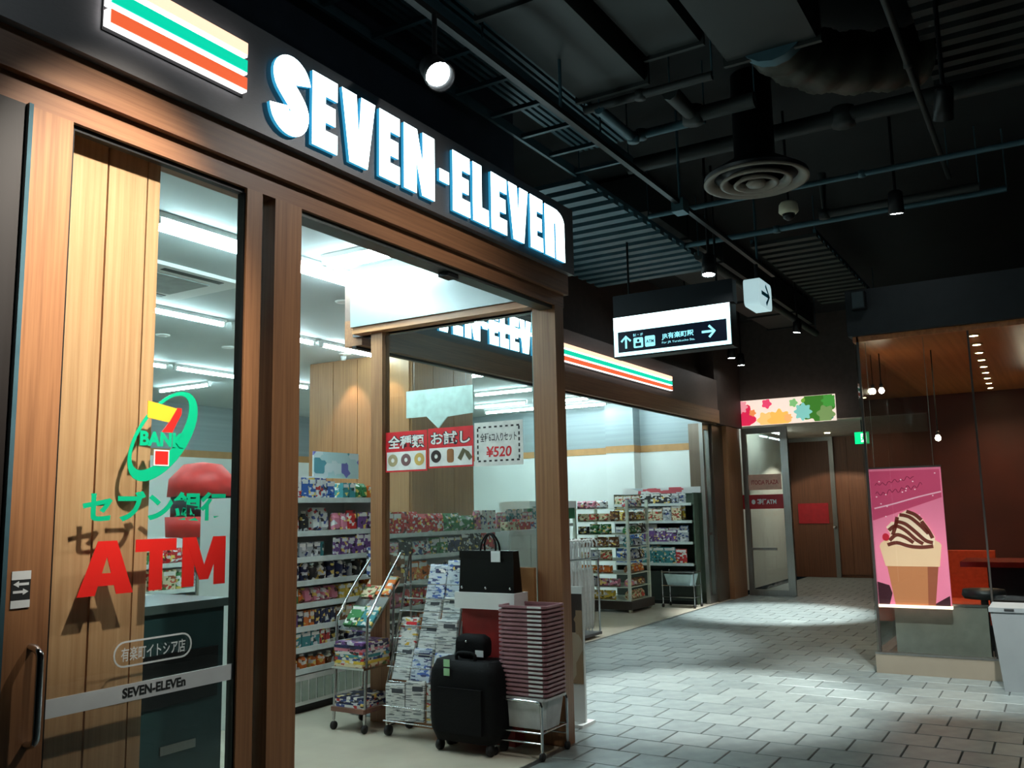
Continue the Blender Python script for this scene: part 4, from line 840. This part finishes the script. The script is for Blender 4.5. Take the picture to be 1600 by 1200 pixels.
hb = tag(MB().box(-0.28, 0.28, 0, 0.012, 0, 0.22).build('header_board', printed('header_print', (186, 214, 214), [(120, 120, 190), (214, 226, 226), (90, 150, 160)], 9, 9), None, (5.78, 5.30, 1.80)), 'pale blue printed header board standing on the tall shelf unit', 'sign')
tag(MB().box(-0.26, 0.26, 0, 0.12, 0, 0.19).box(-0.255, 0.255, -0.002, 0, 0.15, 0.18).build('carton', [WHITE], None, (5.25, 5.3, 1.62)), 'long white carton on the back of the tall shelf unit top', 'box')
# second unit behind the return window, white cabinet, third unit with a green band, fourth in the depth
random.seed(5)
LV2 = [0.30, 0.55, 0.80, 1.05, 1.28]
gondola('shelf unit with colourful goods behind the return window', 6.5, 9.1, 5.75, 0.42, LV2, 1.30)
for i, z in enumerate(LV2):
    fill(6.55, 9.05, 5.765, z, 0.21 if i < 4 else 0.24, ['magazine', 'bag', 'box'], ['teal', 'navy', 'green', 'purple', 'red', 'black', 'white', 'pink'] if i > 2 else ['red', 'orange', 'black', 'pink', 'navy'], 'on the %s shelf of the unit behind the return window' % (ORD[i] if i < 4 else 'top'), step=(0.10, 0.15), depth=0.07)
wc = thing('white_cabinet', 'plain white cabinet right of the colourful shelf unit', 'cabinet', (9.2, 5.7, 0))
MB().box(0, 1.5, 0, 0.45, 0.08, 1.22).build('body', WALLW, wc); MB().box(-0.01, 1.51, -0.02, 0.46, 1.22, 1.26).build('top', WHITE, wc); MB().box(0.02, 1.48, 0.03, 0.42, 0, 0.08).build('kick_plate', BLACK, wc)
for i in range(3): d_ = MB().box(0.02 + i * 0.49, 0.48 + i * 0.49, -0.012, 0.0, 0.12, 1.19).build('cabinet_door', WALLW, wc); MB().box(0.44 + i * 0.49, 0.455 + i * 0.49, -0.03, -0.012, 0.6, 0.8).build('handle', STEEL, d_)
fill(9.25, 10.65, 5.75, 1.26, 0.14, ['box', 'book'], ['brown', 'white', 'cream', 'red'], 'in the row directly on the white cabinet', step=(0.10, 0.14), depth=0.1)
fill(9.25, 10.65, 5.90, 1.26, 0.30, ['magazine', 'bag'], ['purple', 'green', 'teal', 'navy', 'pink'], 'standing behind the front row on the white cabinet', step=(0.11, 0.15), depth=0.08)
LV3 = [0.3, 0.55, 0.8, 1.05, 1.28]
g3 = gondola('shelf unit with a green band under its white top', 10.75, 12.1, 6.35, 0.42, LV3, 1.52)
MB().box(-0.02, 1.37, -0.05, 0.44, 1.52, 1.62).build('white_top', WALLW, g3); MB().box(0, 1.35, -0.03, 0.0, 1.36, 1.52).build('green_band', mat('green_band', (20, 110, 70), 0.5), g3)
for i, z in enumerate(LV3[:4]): fill(10.8, 12.05, 6.365, z, 0.2, ['bag', 'box'], ['black', 'silver', 'navy', 'brown', 'teal'], 'on the %s shelf of the green banded unit' % ORD[i], step=(0.10, 0.15), depth=0.1)
LV4 = [0.3, 0.55, 0.8, 1.05]
gondola('long low shelf unit seen through the lettered door glass', 3.9, 7.2, 7.4, 0.42, LV4, 1.3)
for i, z in enumerate(LV4): fill(3.95, 7.15, 7.415, z, 0.21, ['box', 'bag', 'bottle'], ['red', 'white', 'teal', 'green', 'silver', 'cream', 'blue'], 'on the %s shelf of the long low unit' % (ORD[i] if i < 3 else 'top'), step=(0.12, 0.18), depth=0.1)
# snack rack with wire shelves
random.seed(9)
sr = thing('snack_rack', 'tall open snack rack with pale posts near the magazines', 'shelf', (12.2, 5.5, 0))
for a, b in ((0.015, 0.015), (0.735, 0.015), (0.015, 0.885), (0.735, 0.885)): MB().box(a - 0.02, a + 0.02, b - 0.02, b + 0.02, 0, 1.62).build('post', mat('pale_post', (206, 214, 200), 0.4), sr)
MB().box(-0.04, 0.79, -0.04, 0.94, 0.04, 0.16).build('dark_base', mat('dark_base', (48, 36, 30), 0.5), sr)
LVS = [0.17, 0.36, 0.55, 0.74, 0.93, 1.12, 1.31, 1.50]
for z in LVS:
    sh = MB().box(0.0, 0.75, 0.0, 0.9, z - 0.012, z).build('shelf', mat('pale_post', (0, 0, 0)), sr)
for i, z in enumerate(LVS):
    cols = (['yellow', 'orange', 'cream'], ['pink', 'silver', 'brown'], ['orange', 'brown', 'silver'], ['silver', 'black', 'cream'], ['brown', 'teal', 'silver'], ['cream', 'black', 'green'], ['brown', 'cream', 'yellow'], ['white', 'pink', 'cream'])[i]
    wh = 'on the %s shelf of the snack rack, %s side'
    fill(12.25, 12.92, 5.51, z, 0.16, ['bag'], cols, wh % (ORD[i] if i < 7 else 'top', 'corridor'), step=(0.16, 0.2), depth=0.12)
    fill(5.66, 6.36, 12.21, z, 0.16, ['bag'], cols, wh % (ORD[i] if i < 7 else 'top', 'entrance'), rz=-math.pi / 2, step=(0.16, 0.2), depth=0.12)
# magazine rack facing the entrance
mr = gondola('tiered magazine rack against the far end of the shop', 4.98, 6.35, 13.5, 0.5, [0.62, 0.95, 1.28, 1.55], 1.72, name='magazine_rack', rz=-math.pi / 2, back=mat('rack_green', (80, 96, 80), 0.5), shelfm=mat('rack_green', (0, 0, 0)))
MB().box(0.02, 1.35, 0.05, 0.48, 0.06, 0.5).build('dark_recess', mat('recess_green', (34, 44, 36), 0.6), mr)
for i, z in enumerate((0.62, 0.95, 1.28)):
    for row in range(2):
        fill(5.02, 6.32, 13.515 + row * 0.07, z + row * 0.03, 0.27, ['magazine'], (['blue', 'red', 'white', 'pink', 'teal'], ['white', 'pink', 'blue', 'silver', 'purple'], ['cream', 'teal', 'white', 'yellow', 'silver'])[i], 'in the %s tier of the magazine rack, %s row' % (('bottom', 'middle', 'upper')[i], ('front', 'back')[row]), rz=-math.pi / 2, step=(0.15, 0.19), depth=0.012)
fill(5.02, 6.32, 13.52, 1.55, 0.2, ['box', 'magazine'], ['white', 'silver', 'cream', 'black', 'yellow'], 'on the top tier of the magazine rack', rz=-math.pi / 2, step=(0.12, 0.18), depth=0.08)
tb = tag(MB().box(0, 0.012, -0.68, 0.68, 0, 0.1).box(-0.001, 0, -0.3, 0.6, 0.05, 0.09).build('topper_sign', printed('topper_print', (226, 226, 224), [(214, 90, 100), (226, 226, 224), (190, 200, 204)], 5, 14), None, (13.9, 5.66, 1.72)), 'thin red and white topper sign along the magazine rack', 'sign')
tl = thing('wire_trolley', 'small wire trolley on castors in front of the magazine rack', 'trolley', (13.2, 5.1, 0))
for a in (-0.15, 0.15):
    for b in (-0.25, 0.25):
        MB().tube([(a, b, 0.06), (a, b, 0.55)], 0.008, 6).build('leg', CHROME, tl); MB().lathe([(0.03, -0.012), (0.03, 0.012)], 10, M=Matrix.Translation((a, b, 0.03)) @ Matrix.Rotation(math.pi / 2, 4, 'X')).build('castor', RUBBER, tl)
for z in (0.15, 0.32, 0.52): MB().box(-0.16, 0.16, -0.26, 0.26, z, z + 0.012).build('wire_shelf', CHROME, tl)
tag(MB().frustum((-0.11, 0.11, -0.18, 0.18), (-0.14, 0.14, -0.22, 0.22), 0, 0.16).build('shopping_basket', mat('pale_basket', (170, 196, 196), 0.5), None, (13.2, 5.1, 0.332)), 'pale blue basket standing in the wire trolley', 'basket')
# umbrellas hanging on a rack at the open shopfront
ur = thing('umbrella_rack', 'chrome rack of white umbrellas at the open shopfront', 'rack', (9.4, 4.98, 0))
for a in (-0.45, 0.45): MB().tube([(a, -0.13, 0.03), (a, -0.13, 0.92)], 0.012, 8).build('post', CHROME, ur); MB().tube([(a, 0.13, 0.03), (a, 0.13, 0.92)], 0.012, 8).build('post', CHROME, ur)
for b in (-0.13, 0.13): MB().tube([(-0.45, b, 0.92), (0.45, b, 0.92)], 0.012, 8).build('top_bar', CHROME, ur)
MB().box(-0.46, 0.46, -0.15, 0.15, 0.03, 0.06).build('drip_tray', mat('drip_tray', (70, 70, 72), 0.5), ur)
UMB = mat('umbrella_white', (224, 226, 224), 0.35, 0, 0.08, 25); UMBK = mat('umbrella_black', (34, 34, 38), 0.5)
ucache = {}
def umbrella(x, y, c, label, rz):
    if c not in ucache:
        m = UMB if c == 'white' else UMBK
        b = MB(); n = 12; prof = ((0.012, 0.10), (0.022, 0.14), (0.034, 0.35), (0.040, 0.60), (0.03, 0.78), (0.012, 0.82))
        vs_ = []
        for r_, z in prof:
            for q in range(n):
                rr = r_ * (1.0 if q % 2 else 0.62); vs_.append((rr * math.cos(2 * math.pi * q / n), rr * math.sin(2 * math.pi * q / n), z))
        b.add(vs_, [(i * n + q, i * n + (q + 1) % n, (i + 1) * n + (q + 1) % n, (i + 1) * n + q) for i in range(5) for q in range(n)])
        h = MB(); h.tube(spline([(0, 0, 0.82), (0, 0, 1.02), (0.01, 0, 1.10), (0.05, 0, 1.14), (0.09, 0, 1.10), (0.09, 0, 1.05)], 4), 0.011, 8)
        t = MB(); t.tube([(0, 0, 0.07), (0, 0, 0.12)], 0.006, 6)
        ucache[c] = (b.mesh('canopy', m), h.mesh('crook_handle', UMB if c == 'white' else UMBK), t.mesh('tip', CHROME))
    r = thing('umbrella', label, 'umbrella', (x, y, 0), rz, 'umbrellas on the chrome rack')
    for nme, m in zip(('canopy', 'crook_handle', 'tip'), ucache[c]): link(nme, m, r)
for i in range(10):
    umbrella(9.0 + i * 0.083, 4.90, 'white', 'white folded umbrella in the front row of the chrome rack', -0.6 + 0.1 * (i % 3))
for i in range(8):
    umbrella(9.03 + i * 0.1, 5.03, 'white', 'white folded umbrella in the back row of the chrome rack', 0.5)
umbrella(9.84, 4.95, 'black', 'black folded umbrella at the right end of the chrome rack', 0.3)
# slim stand just outside the corner post
ss = thing('sign_stand', 'slim white stand with a brown leaflet beyond the corner post', 'sign stand', (5.83, 3.05, 0))
MB().box(-0.10, 0.10, -0.07, 0.07, 0, 0.02).build('foot', WHITE, ss); MB().box(-0.012, 0.012, -0.05, 0.05, 0.02, 0.95).build('panel', WHITE, ss); MB().box(-0.018, -0.012, -0.045, 0.045, 0.28, 0.9).build('leaflet', printed('leaflet_print', (150, 126, 100), [(90, 66, 52), (60, 50, 46), (176, 160, 140)], 8, 5), ss)

# ---- chrome magazine cart
mc = thing('magazine_cart', 'chrome framed magazine cart with slanted rails inside the entrance', 'cart', (4.93, 4.39, 0))
for b in (-0.14, 0.14):
    MB().tube(spline([(0, b, 0.07), (0.02, b, 0.45), (0.03, b, 0.74), (0.06, b, 0.80), (0.2, b, 0.97), (0.42, b * 0.9, 1.20)], 5), 0.011, 8).build('side_rail', CHROME, mc)
    MB().tube([(0.30, b, 0.07), (0.32, b, 0.98)], 0.009, 8).build('rear_post', CHROME, mc)
    for a in (0, 0.30):
        MB().tube([(a, b, 0.03), (a, b, 0.08)], 0.008, 6).build('castor_stem', CHROME, mc)
        MB().lathe([(0.028, -0.011), (0.03, 0), (0.028, 0.011)], 12, M=Matrix.Translation((a, b, 0.03)) @ Matrix.Rotation(math.pi / 2, 4, 'X')).build('castor', RUBBER, mc)
MB().box(-0.02, 0.32, -0.15, 0.15, 0.13, 0.16).build('bottom_tray', mat('tray_brown', (120, 84, 72), 0.5), mc)
MB().box(-0.02, 0.32, -0.15, 0.15, 0.42, 0.435).build('middle_tray', CHROME, mc)
MB().add([(0.05, -0.14, 0.68), (0.05, 0.14, 0.68), (0.40, 0.14, 1.02), (0.40, -0.14, 1.02), (0.06, -0.14, 0.67), (0.06, 0.14, 0.67), (0.41, 0.14, 1.01), (0.41, -0.14, 1.01)], [(0, 1, 2, 3), (7, 6, 5, 4), (0, 4, 5, 1), (1, 5, 6, 2), (2, 6, 7, 3), (3, 7, 4, 0)]).build('slanted_rest', CHROME, mc)
def stack(n, c_list, x, y, z, w_, d_, t, where, rz=0.0):
    for i in range(n):
        c = c_list[i % len(c_list)]
        o = MB().box(-d_ / 2, d_ / 2, -w_ / 2, w_ / 2, 0, t - 0.001).build('magazine', pmat(c), None, (x + random.uniform(-.006, .006), y + random.uniform(-.006, .006), z + i * t)); o.rotation_euler = (0, 0, rz + random.uniform(-0.05, 0.05))
        lab = '%s magazine lying %s' % (c, where); tag(o, lab, 'magazine', lab)
stack(4, ['white', 'navy'], 5.07, 4.39, 0.161, 0.25, 0.28, 0.018, 'on the bottom tray of the chrome cart')
stack(8, ['cream', 'yellow', 'white', 'teal', 'white', 'pink', 'navy', 'purple'], 5.07, 4.39, 0.436, 0.26, 0.29, 0.021, 'in the pile on the middle tray of the chrome cart')
for i, (c, dy, u) in enumerate((('green', 0.06, 0.02), ('teal', -0.07, 0.02), ('cream', 0.06, 0.2), ('orange', -0.07, 0.22))):
    o = link('magazine', product_mesh('magazine', c, 0.125, 0.012, 0.17), None, (4.93 + 0.05 + u - 0.004, 4.39 + dy, 0.69 + u + 0.004)); o.rotation_euler = (math.radians(-45), 0, -math.pi / 2)
    tag(o, '%s booklet leaning on the slanted rest of the chrome cart' % c, 'booklet')
for i, (c, dy, z0) in enumerate((('white', 0.06, 1.02), ('brown', -0.02, 0.98))):
    o = tag(MB().box(-0.005, 0.005, -0.10, 0.10, 0, 0.22).build('price_board', pmat(c), None, (5.35, 4.37 + dy * 2, z0)), '%s printed price board behind the slanted rails of the chrome cart' % c, 'sign')
# ---- newspaper rack
NEWS = printed('newsprint', (206, 210, 206), [(150, 156, 156), (96, 102, 106), (184, 190, 190), (206, 210, 206)], 16, 170, cut=0.5)
NEWSB = printed('newsprint_blue', (196, 208, 216), [(70, 100, 170), (150, 164, 180), (60, 70, 110), (210, 216, 220)], 30, 80)
NEWSR = printed('newsprint_red', (206, 206, 200), [(190, 60, 60), (210, 170, 60), (100, 104, 110), (150, 156, 156)], 30, 80)
nr = thing('newspaper_rack', 'wire newspaper rack on castors before the return window', 'rack', (4.95, 3.80, 0))
for b in (-0.25, 0.27):
    MB().tube([(0, b, 0.08), (0.0, b, 0.32), (0.06, b, 0.5), (0.16, b, 0.82), (0.26, b, 1.2)], 0.008, 8).build('side_post', CHROME, nr)
    MB().tube([(0.27, b, 0.08), (0.27, b, 1.2)], 0.008, 8).build('rear_post', CHROME, nr)
    MB().tube([(0, b, 0.08), (0.27, b, 0.08)], 0.008, 8).build('foot_bar', CHROME, nr)
    MB().lathe([(0.034, -0.014), (0.036, 0), (0.034, 0.014)], 12, M=Matrix.Translation((0.02, b, 0.036)) @ Matrix.Rotation(math.pi / 2, 4, 'X')).build('castor', RUBBER, nr)
    MB().lathe([(0.034, -0.014), (0.036, 0), (0.034, 0.014)], 12, M=Matrix.Translation((0.25, b, 0.036)) @ Matrix.Rotation(math.pi / 2, 4, 'X')).build('castor', RUBBER, nr)
TIER = [(-0.005, 0.11), (0.045, 0.36), (0.11, 0.54), (0.17, 0.72), (0.22, 0.90)]
for tx, tz in TIER:
    MB().tube([(tx - 0.03, -0.25, tz), (tx - 0.03, 0.27, tz)], 0.005, 6).build('cross_wire', CHROME, nr); MB().tube([(tx - 0.035, -0.25, tz + 0.1), (tx - 0.035, 0.27, tz + 0.1)], 0.004, 6).build('cross_wire', CHROME, nr)
def newspaper(x, y, z, w_, h, m, label, tilt=0.22):
    t = 0.022; r = thing('newspaper', label, 'newspaper', (x, y, z)); r.rotation_euler = (random.uniform(-0.06, 0.06), tilt, random.uniform(-0.12, 0.12))
    mb = MB(); prof = [(-t / 2, 0), (t / 2, 0), (t / 2, h - t * 0.6), (0.25 * t, h), (-0.25 * t, h), (-t / 2, h - t * 0.6)]     # folded over at the top
    mb.prism(prof, w_, FR((0, w_ / 2, 0), (1, 0, 0), (0, 0, 1))); mb.build('folded_sheets', m, r)
    MB().box(-t / 2 - 0.002, -t / 2, -w_ / 2 + 0.012, w_ / 2 - 0.05, h * 0.74, h * 0.86).build('headline', pmat('navy') if m is NEWSB else PRED if m is NEWSR else mat('headline_grey', (60, 64, 70), 0.6), r)
random.seed(31)
rowsn = ('bottom', 'second', 'third', 'fourth', 'top')
for i, (tx, tz) in enumerate(TIER):
    for j in range(3):
        m = [[NEWS, NEWS, NEWSR], [NEWS, NEWSB, NEWSB], [NEWSR, NEWS, NEWS], [NEWS, NEWS, NEWS], [NEWS, NEWSB, NEWSB]][i][j]
        h = (0.27, 0.22, 0.21, 0.20, 0.27)[i]
        if (i, j) in ((4, 0), (3, 0)): continue
        newspaper(4.95 + tx + random.uniform(-0.012, 0.004), 3.98 - j * 0.168 + random.uniform(-0.01, 0.01), tz + random.uniform(0, 0.02), random.uniform(0.140, 0.158), h * random.uniform(0.86, 1.05), m, 'folded newspaper in the %s tier of the wire rack, %s column' % (rowsn[i], ('left', 'middle', 'right')[j]), (0.10 if i == 0 else 0.24) + random.uniform(-0.1, 0.1))
# ---- display stand with a black tote, white board, cardboard
dsd = thing('display_stand', 'red display stand with a white top board by the window', 'display stand', (5.16, 3.34, 0))
MB().box(-0.06, 0.08, -0.20, 0.20, 0, 0.86).build('red_body', mat('stand_red', (150, 34, 30), 0.5), dsd); MB().box(-0.12, 0.10, -0.25, 0.22, 0.86, 0.965).build('white_board', WHITE, dsd)
cb = tag(MB().box(-0.015, 0.015, -0.13, 0.13, 0, 1.12).box(-0.02, 0.018, -0.10, 0.10, 0.5, 0.56).build('cardboard_panel', mat('cardboard', (166, 120, 72), 0.7, 0, 0.1, 6), None, (5.23, 3.17, 0.0)), 'tall brown cardboard panel leaning beside the black tote bag', 'cardboard')
tt = thing('tote_bag', 'glossy black tote bag on the white board of the display stand', 'bag', (5.12, 3.32, 0.965))
LEA = mat('black_leather', (5, 5, 6), 0.3, 0, 0.2, 60, spec=0.3)
MB().frustum((-0.06, 0.05, -0.215, 0.215), (-0.045, 0.02, -0.21, 0.21), 0.0, 0.27).build('body', LEA, tt)
MB().box(-0.056, -0.045, -0.213, 0.213, 0.22, 0.272).build('top_band', LEA, tt)
for xx in (-0.03, 0.03): MB().tube(spline([(xx, -0.06, 0.25), (xx * 0.6, -0.055, 0.32), (xx * 0.4, -0.02, 0.375), (xx * 0.4, 0.02, 0.375), (xx * 0.6, 0.055, 0.32), (xx, 0.06, 0.25)], 5), 0.007, 8).build('handle', LEA, tt)
MB().box(-0.07, -0.063, -0.12, -0.05, 0.20, 0.27).build('price_tag', VWHT, tt)
for b in (-0.19, 0.19, 0.0): MB().lathe([(0.009, 0), (0.009, 0.006), (0.004, 0.009)], 10, M=FX(-0.060, b, 0.03)).build('stud', CHROME, tt)
# ---- black suitcase with a small bag on top
su = thing('suitcase', 'large black soft suitcase with pale green price tags', 'suitcase', (4.92, 3.35, 0))
bag = MB()
def rounded(mb, lx, ly, z0, z1, k=0.3, n=7, M=None):
    ring = []
    for j in range(n + 1):
        t = j / n; s_ = 1 - (abs(2 * t - 1) ** 5) * k; z = z0 + (z1 - z0) * t
        P = rrect(-lx * s_, lx * s_, -ly * s_, ly * s_, min(lx, ly) * 0.55 * s_, 4); ring.append([(u, v, z) for u, v in P])
    m = len(ring[0]); vs_ = [p for r_ in ring for p in r_]
    fs = [(j * m + q, j * m + (q + 1) % m, (j + 1) * m + (q + 1) % m, (j + 1) * m + q) for j in range(n) for q in range(m)] + [tuple(range(m))[::-1], tuple(range(n * m, (n + 1) * m))]
    mb.add(vs_, fs, 0, True, M)
FAB = mat('black_nylon', (6, 6, 8), 0.75, 0, 0.25, 80, 0.2, spec=0.2)
rounded(bag, 0.13, 0.265, 0.07, 0.56, 0.16); bag.build('body', FAB, su)
MB().box(-0.150, -0.128, -0.17, 0.17, 0.13, 0.40).build('front_pocket', FAB, su)
MB().tube(spline([(-0.06, -0.07, 0.55), (-0.06, -0.06, 0.60), (-0.06, 0.06, 0.60), (-0.06, 0.07, 0.55)], 5), 0.012, 8).build('carry_handle', FAB, su)
for b in (-0.19, 0.19):
    for a in (-0.08, 0.08): MB().lathe([(0.034, -0.014), (0.036, 0), (0.034, 0.014)], 12, M=Matrix.Translation((a, b, 0.036)) @ Matrix.Rotation(math.pi / 2, 4, 'X')).build('wheel', RUBBER, su)
for z in (0.47, 0.525): MB().box(-0.136, -0.131, 0.075, 0.12, z, z + 0.045).build('price_tag', mat('tag_green', (150, 200, 150), 0.5), su)
hbg = thing('handbag', 'small dark handbag resting on the black suitcase', 'bag', (4.95, 3.35, 0.56))
b2 = MB(); rounded(b2, 0.05, 0.12, 0, 0.15, 0.35); b2.build('body', FAB, hbg)
MB().lathe([(0.009, 0), (0.009, 0.005), (0.004, 0.008)], 10, M=FX(-0.052, 0.02, 0.11)).build('clasp', CHROME, hbg); MB().box(-0.056, -0.052, -0.11, -0.05, 0.02, 0.06).build('paper_tag', VWHT, hbg)
# ---- stacked baskets on their chrome stand
bs = thing('basket_stand', 'chrome stand on castors holding the basket stack', 'stand', (5.05, 2.99, 0))
for xx in (-0.16, 0.16):
    MB().tube(spline([(xx, -0.17, 0.06), (xx, -0.17, 0.28), (xx, -0.165, 0.325), (xx, -0.13, 0.34), (xx, 0.13, 0.34), (xx, 0.165, 0.325), (xx, 0.17, 0.28), (xx, 0.17, 0.06)], 4), 0.010, 8).build('hoop', CHROME, bs)
    for z in (0.10, 0.16): MB().tube([(xx, -0.17, z), (xx, 0.17, z)], 0.006, 6).build('rung', CHROME, bs)
    for b in (-0.17, 0.17):
        MB().lathe([(0.024, -0.010), (0.026, 0), (0.024, 0.010)], 12, M=Matrix.Translation((xx, b, 0.027)) @ Matrix.Rotation(math.pi / 2, 4, 'X')).build('castor', RUBBER, bs); MB().tube([(xx, b, 0.03), (xx, b, 0.08)], 0.008, 6).build('castor_stem', CHROME, bs)
for b in (-0.17, 0.17): MB().tube([(-0.16, b, 0.16), (0.16, b, 0.16)], 0.006, 6).build('side_bar', CHROME, bs)
BK = mat('basket_pink', (158, 116, 122), 0.45, 0, 0.08, 20); BKW = mat('basket_white', (206, 208, 206), 0.45)
def basket_meshes(m, h, tag_):
    rim = MB(); o = rrect(-0.135, 0.135, -0.175, 0.175, 0.03, 3); i_ = rrect(-0.118, 0.118, -0.158, 0.158, 0.026, 3); rim.ring(o, i_, 0.014, Matrix.Translation((0, 0, h - 0.014)))
    bd_ = MB(); a = rrect(-0.10, 0.10, -0.14, 0.14, 0.03, 3); b = rrect(-0.122, 0.122, -0.162, 0.162, 0.03, 3); n = len(a)
    bd_.add([(u, v, 0) for u, v in a] + [(u, v, h - 0.014) for u, v in b], [tuple(range(n))[::-1]] + [(q, (q + 1) % n, n + (q + 1) % n, n + q) for q in range(n)])
    hd_ = MB(); hd_.box(-0.139, -0.133, -0.15, -0.05, h - 0.013, h - 0.001)  # white handle strip kept on the right to stand for the highlight
    return rim.mesh('rim', m), bd_.mesh('tub', m), hd_.mesh('handle_highlight', BKW)
wb_ = thing('shopping_basket', 'whitish basket at the bottom of the stack on the chrome stand', 'basket', (5.05, 2.97, 0.167)); ms = basket_meshes(BKW, 0.19, 'w')
for nme, m in zip(('rim', 'tub'), ms): link(nme, m, wb_)
ms = basket_meshes(BK, 0.17, 'p')
for i in range(21):
    r = thing('shopping_basket', 'dusty pink basket in the tall nested stack on the chrome stand', 'basket', (5.05, 2.97, 0.213 + i * 0.0262), group='nested pink shopping baskets')
    for nme, m in zip(('rim', 'tub', 'handle_highlight'), ms): link(nme, m, r)
# ---- seen through the lettered door glass
tm = thing('teal_machine', 'dark teal floor machine behind the lettered door glass', 'machine', (2.95, 3.95, 0))
TEAL = mat('machine_teal', (28, 52, 54), 0.35)
MB().box(-0.26, 0.26, -0.25, 0.25, 0.05, 1.05).build('cabinet', TEAL, tm); MB().box(-0.28, 0.28, -0.27, 0.27, 1.05, 1.09).build('top', mat('machine_top', (60, 74, 74), 0.3), tm); MB().box(-0.22, 0.22, -0.262, -0.25, 0.62, 0.86).build('screen_panel', BLACK, tm); MB().box(-0.24, 0.24, -0.22, 0.22, 0, 0.05).build('plinth', BLACK, tm); MB().box(-0.1, 0.1, -0.258, -0.25, 0.4, 0.44).build('slot', STEEL, tm)
gw = thing('counter_unit', 'grey wood counter behind the lettered door glass', 'counter', (3.05, 4.9, 0))
MB().box(-0.7, 0.5, -0.25, 0.25, 0.0, 1.0).build('body', wood('wood_counter', (110, 92, 74), (140, 120, 98), 0.5), gw); MB().box(-0.72, 0.52, -0.28, 0.28, 1.0, 1.04).build('worktop', mat('worktop_pale', (190, 184, 168), 0.3), gw)
ra = thing('red_display', 'red and black drum shaped promotion display seen through the door glass', 'display', (4.95, 6.0, 0))
MB().lathe([(0.22, 0), (0.22, 0.03), (0.03, 0.05), (0.03, 1.3), (0.2, 1.34)], 20).build('stand', STEEL, ra); MB().lathe([(0.27, 1.34), (0.28, 1.50)], 24).build('lower_drum', mat('display_red', (206, 52, 46), 0.5), ra); MB().lathe([(0.24, 1.50), (0.24, 1.66)], 24).build('dark_drum', mat('display_dark', (60, 60, 64), 0.5), ra); MB().lathe([(0.27, 1.66), (0.26, 1.80), (0.15, 1.92), (0.01, 1.94)], 24).build('dome', MATS['display_red'], ra)
# hanging white board above the aisle
hw = thing('hanging_board', 'white hanging notice board with a pointed lower tip above the aisle', 'sign', (7.9, 5.75, 2.40))
M = FX(0, 0.45, 0); mb = MB(); mb.prism([(0, 0.14), (0.28, 0.14), (0.44, 0.0), (0.56, 0.12), (0.9, 0.14), (0.9, 0.44), (0, 0.44)], 0.015, M); mb.build('board', mat('board_mint', (206, 228, 222), 0.5), hw)
for yy in (-0.35, 0.35): MB().tube([(0, yy, 0.44), (0, yy, 1.0)], 0.003, 5).build('wire', STEEL, hw)
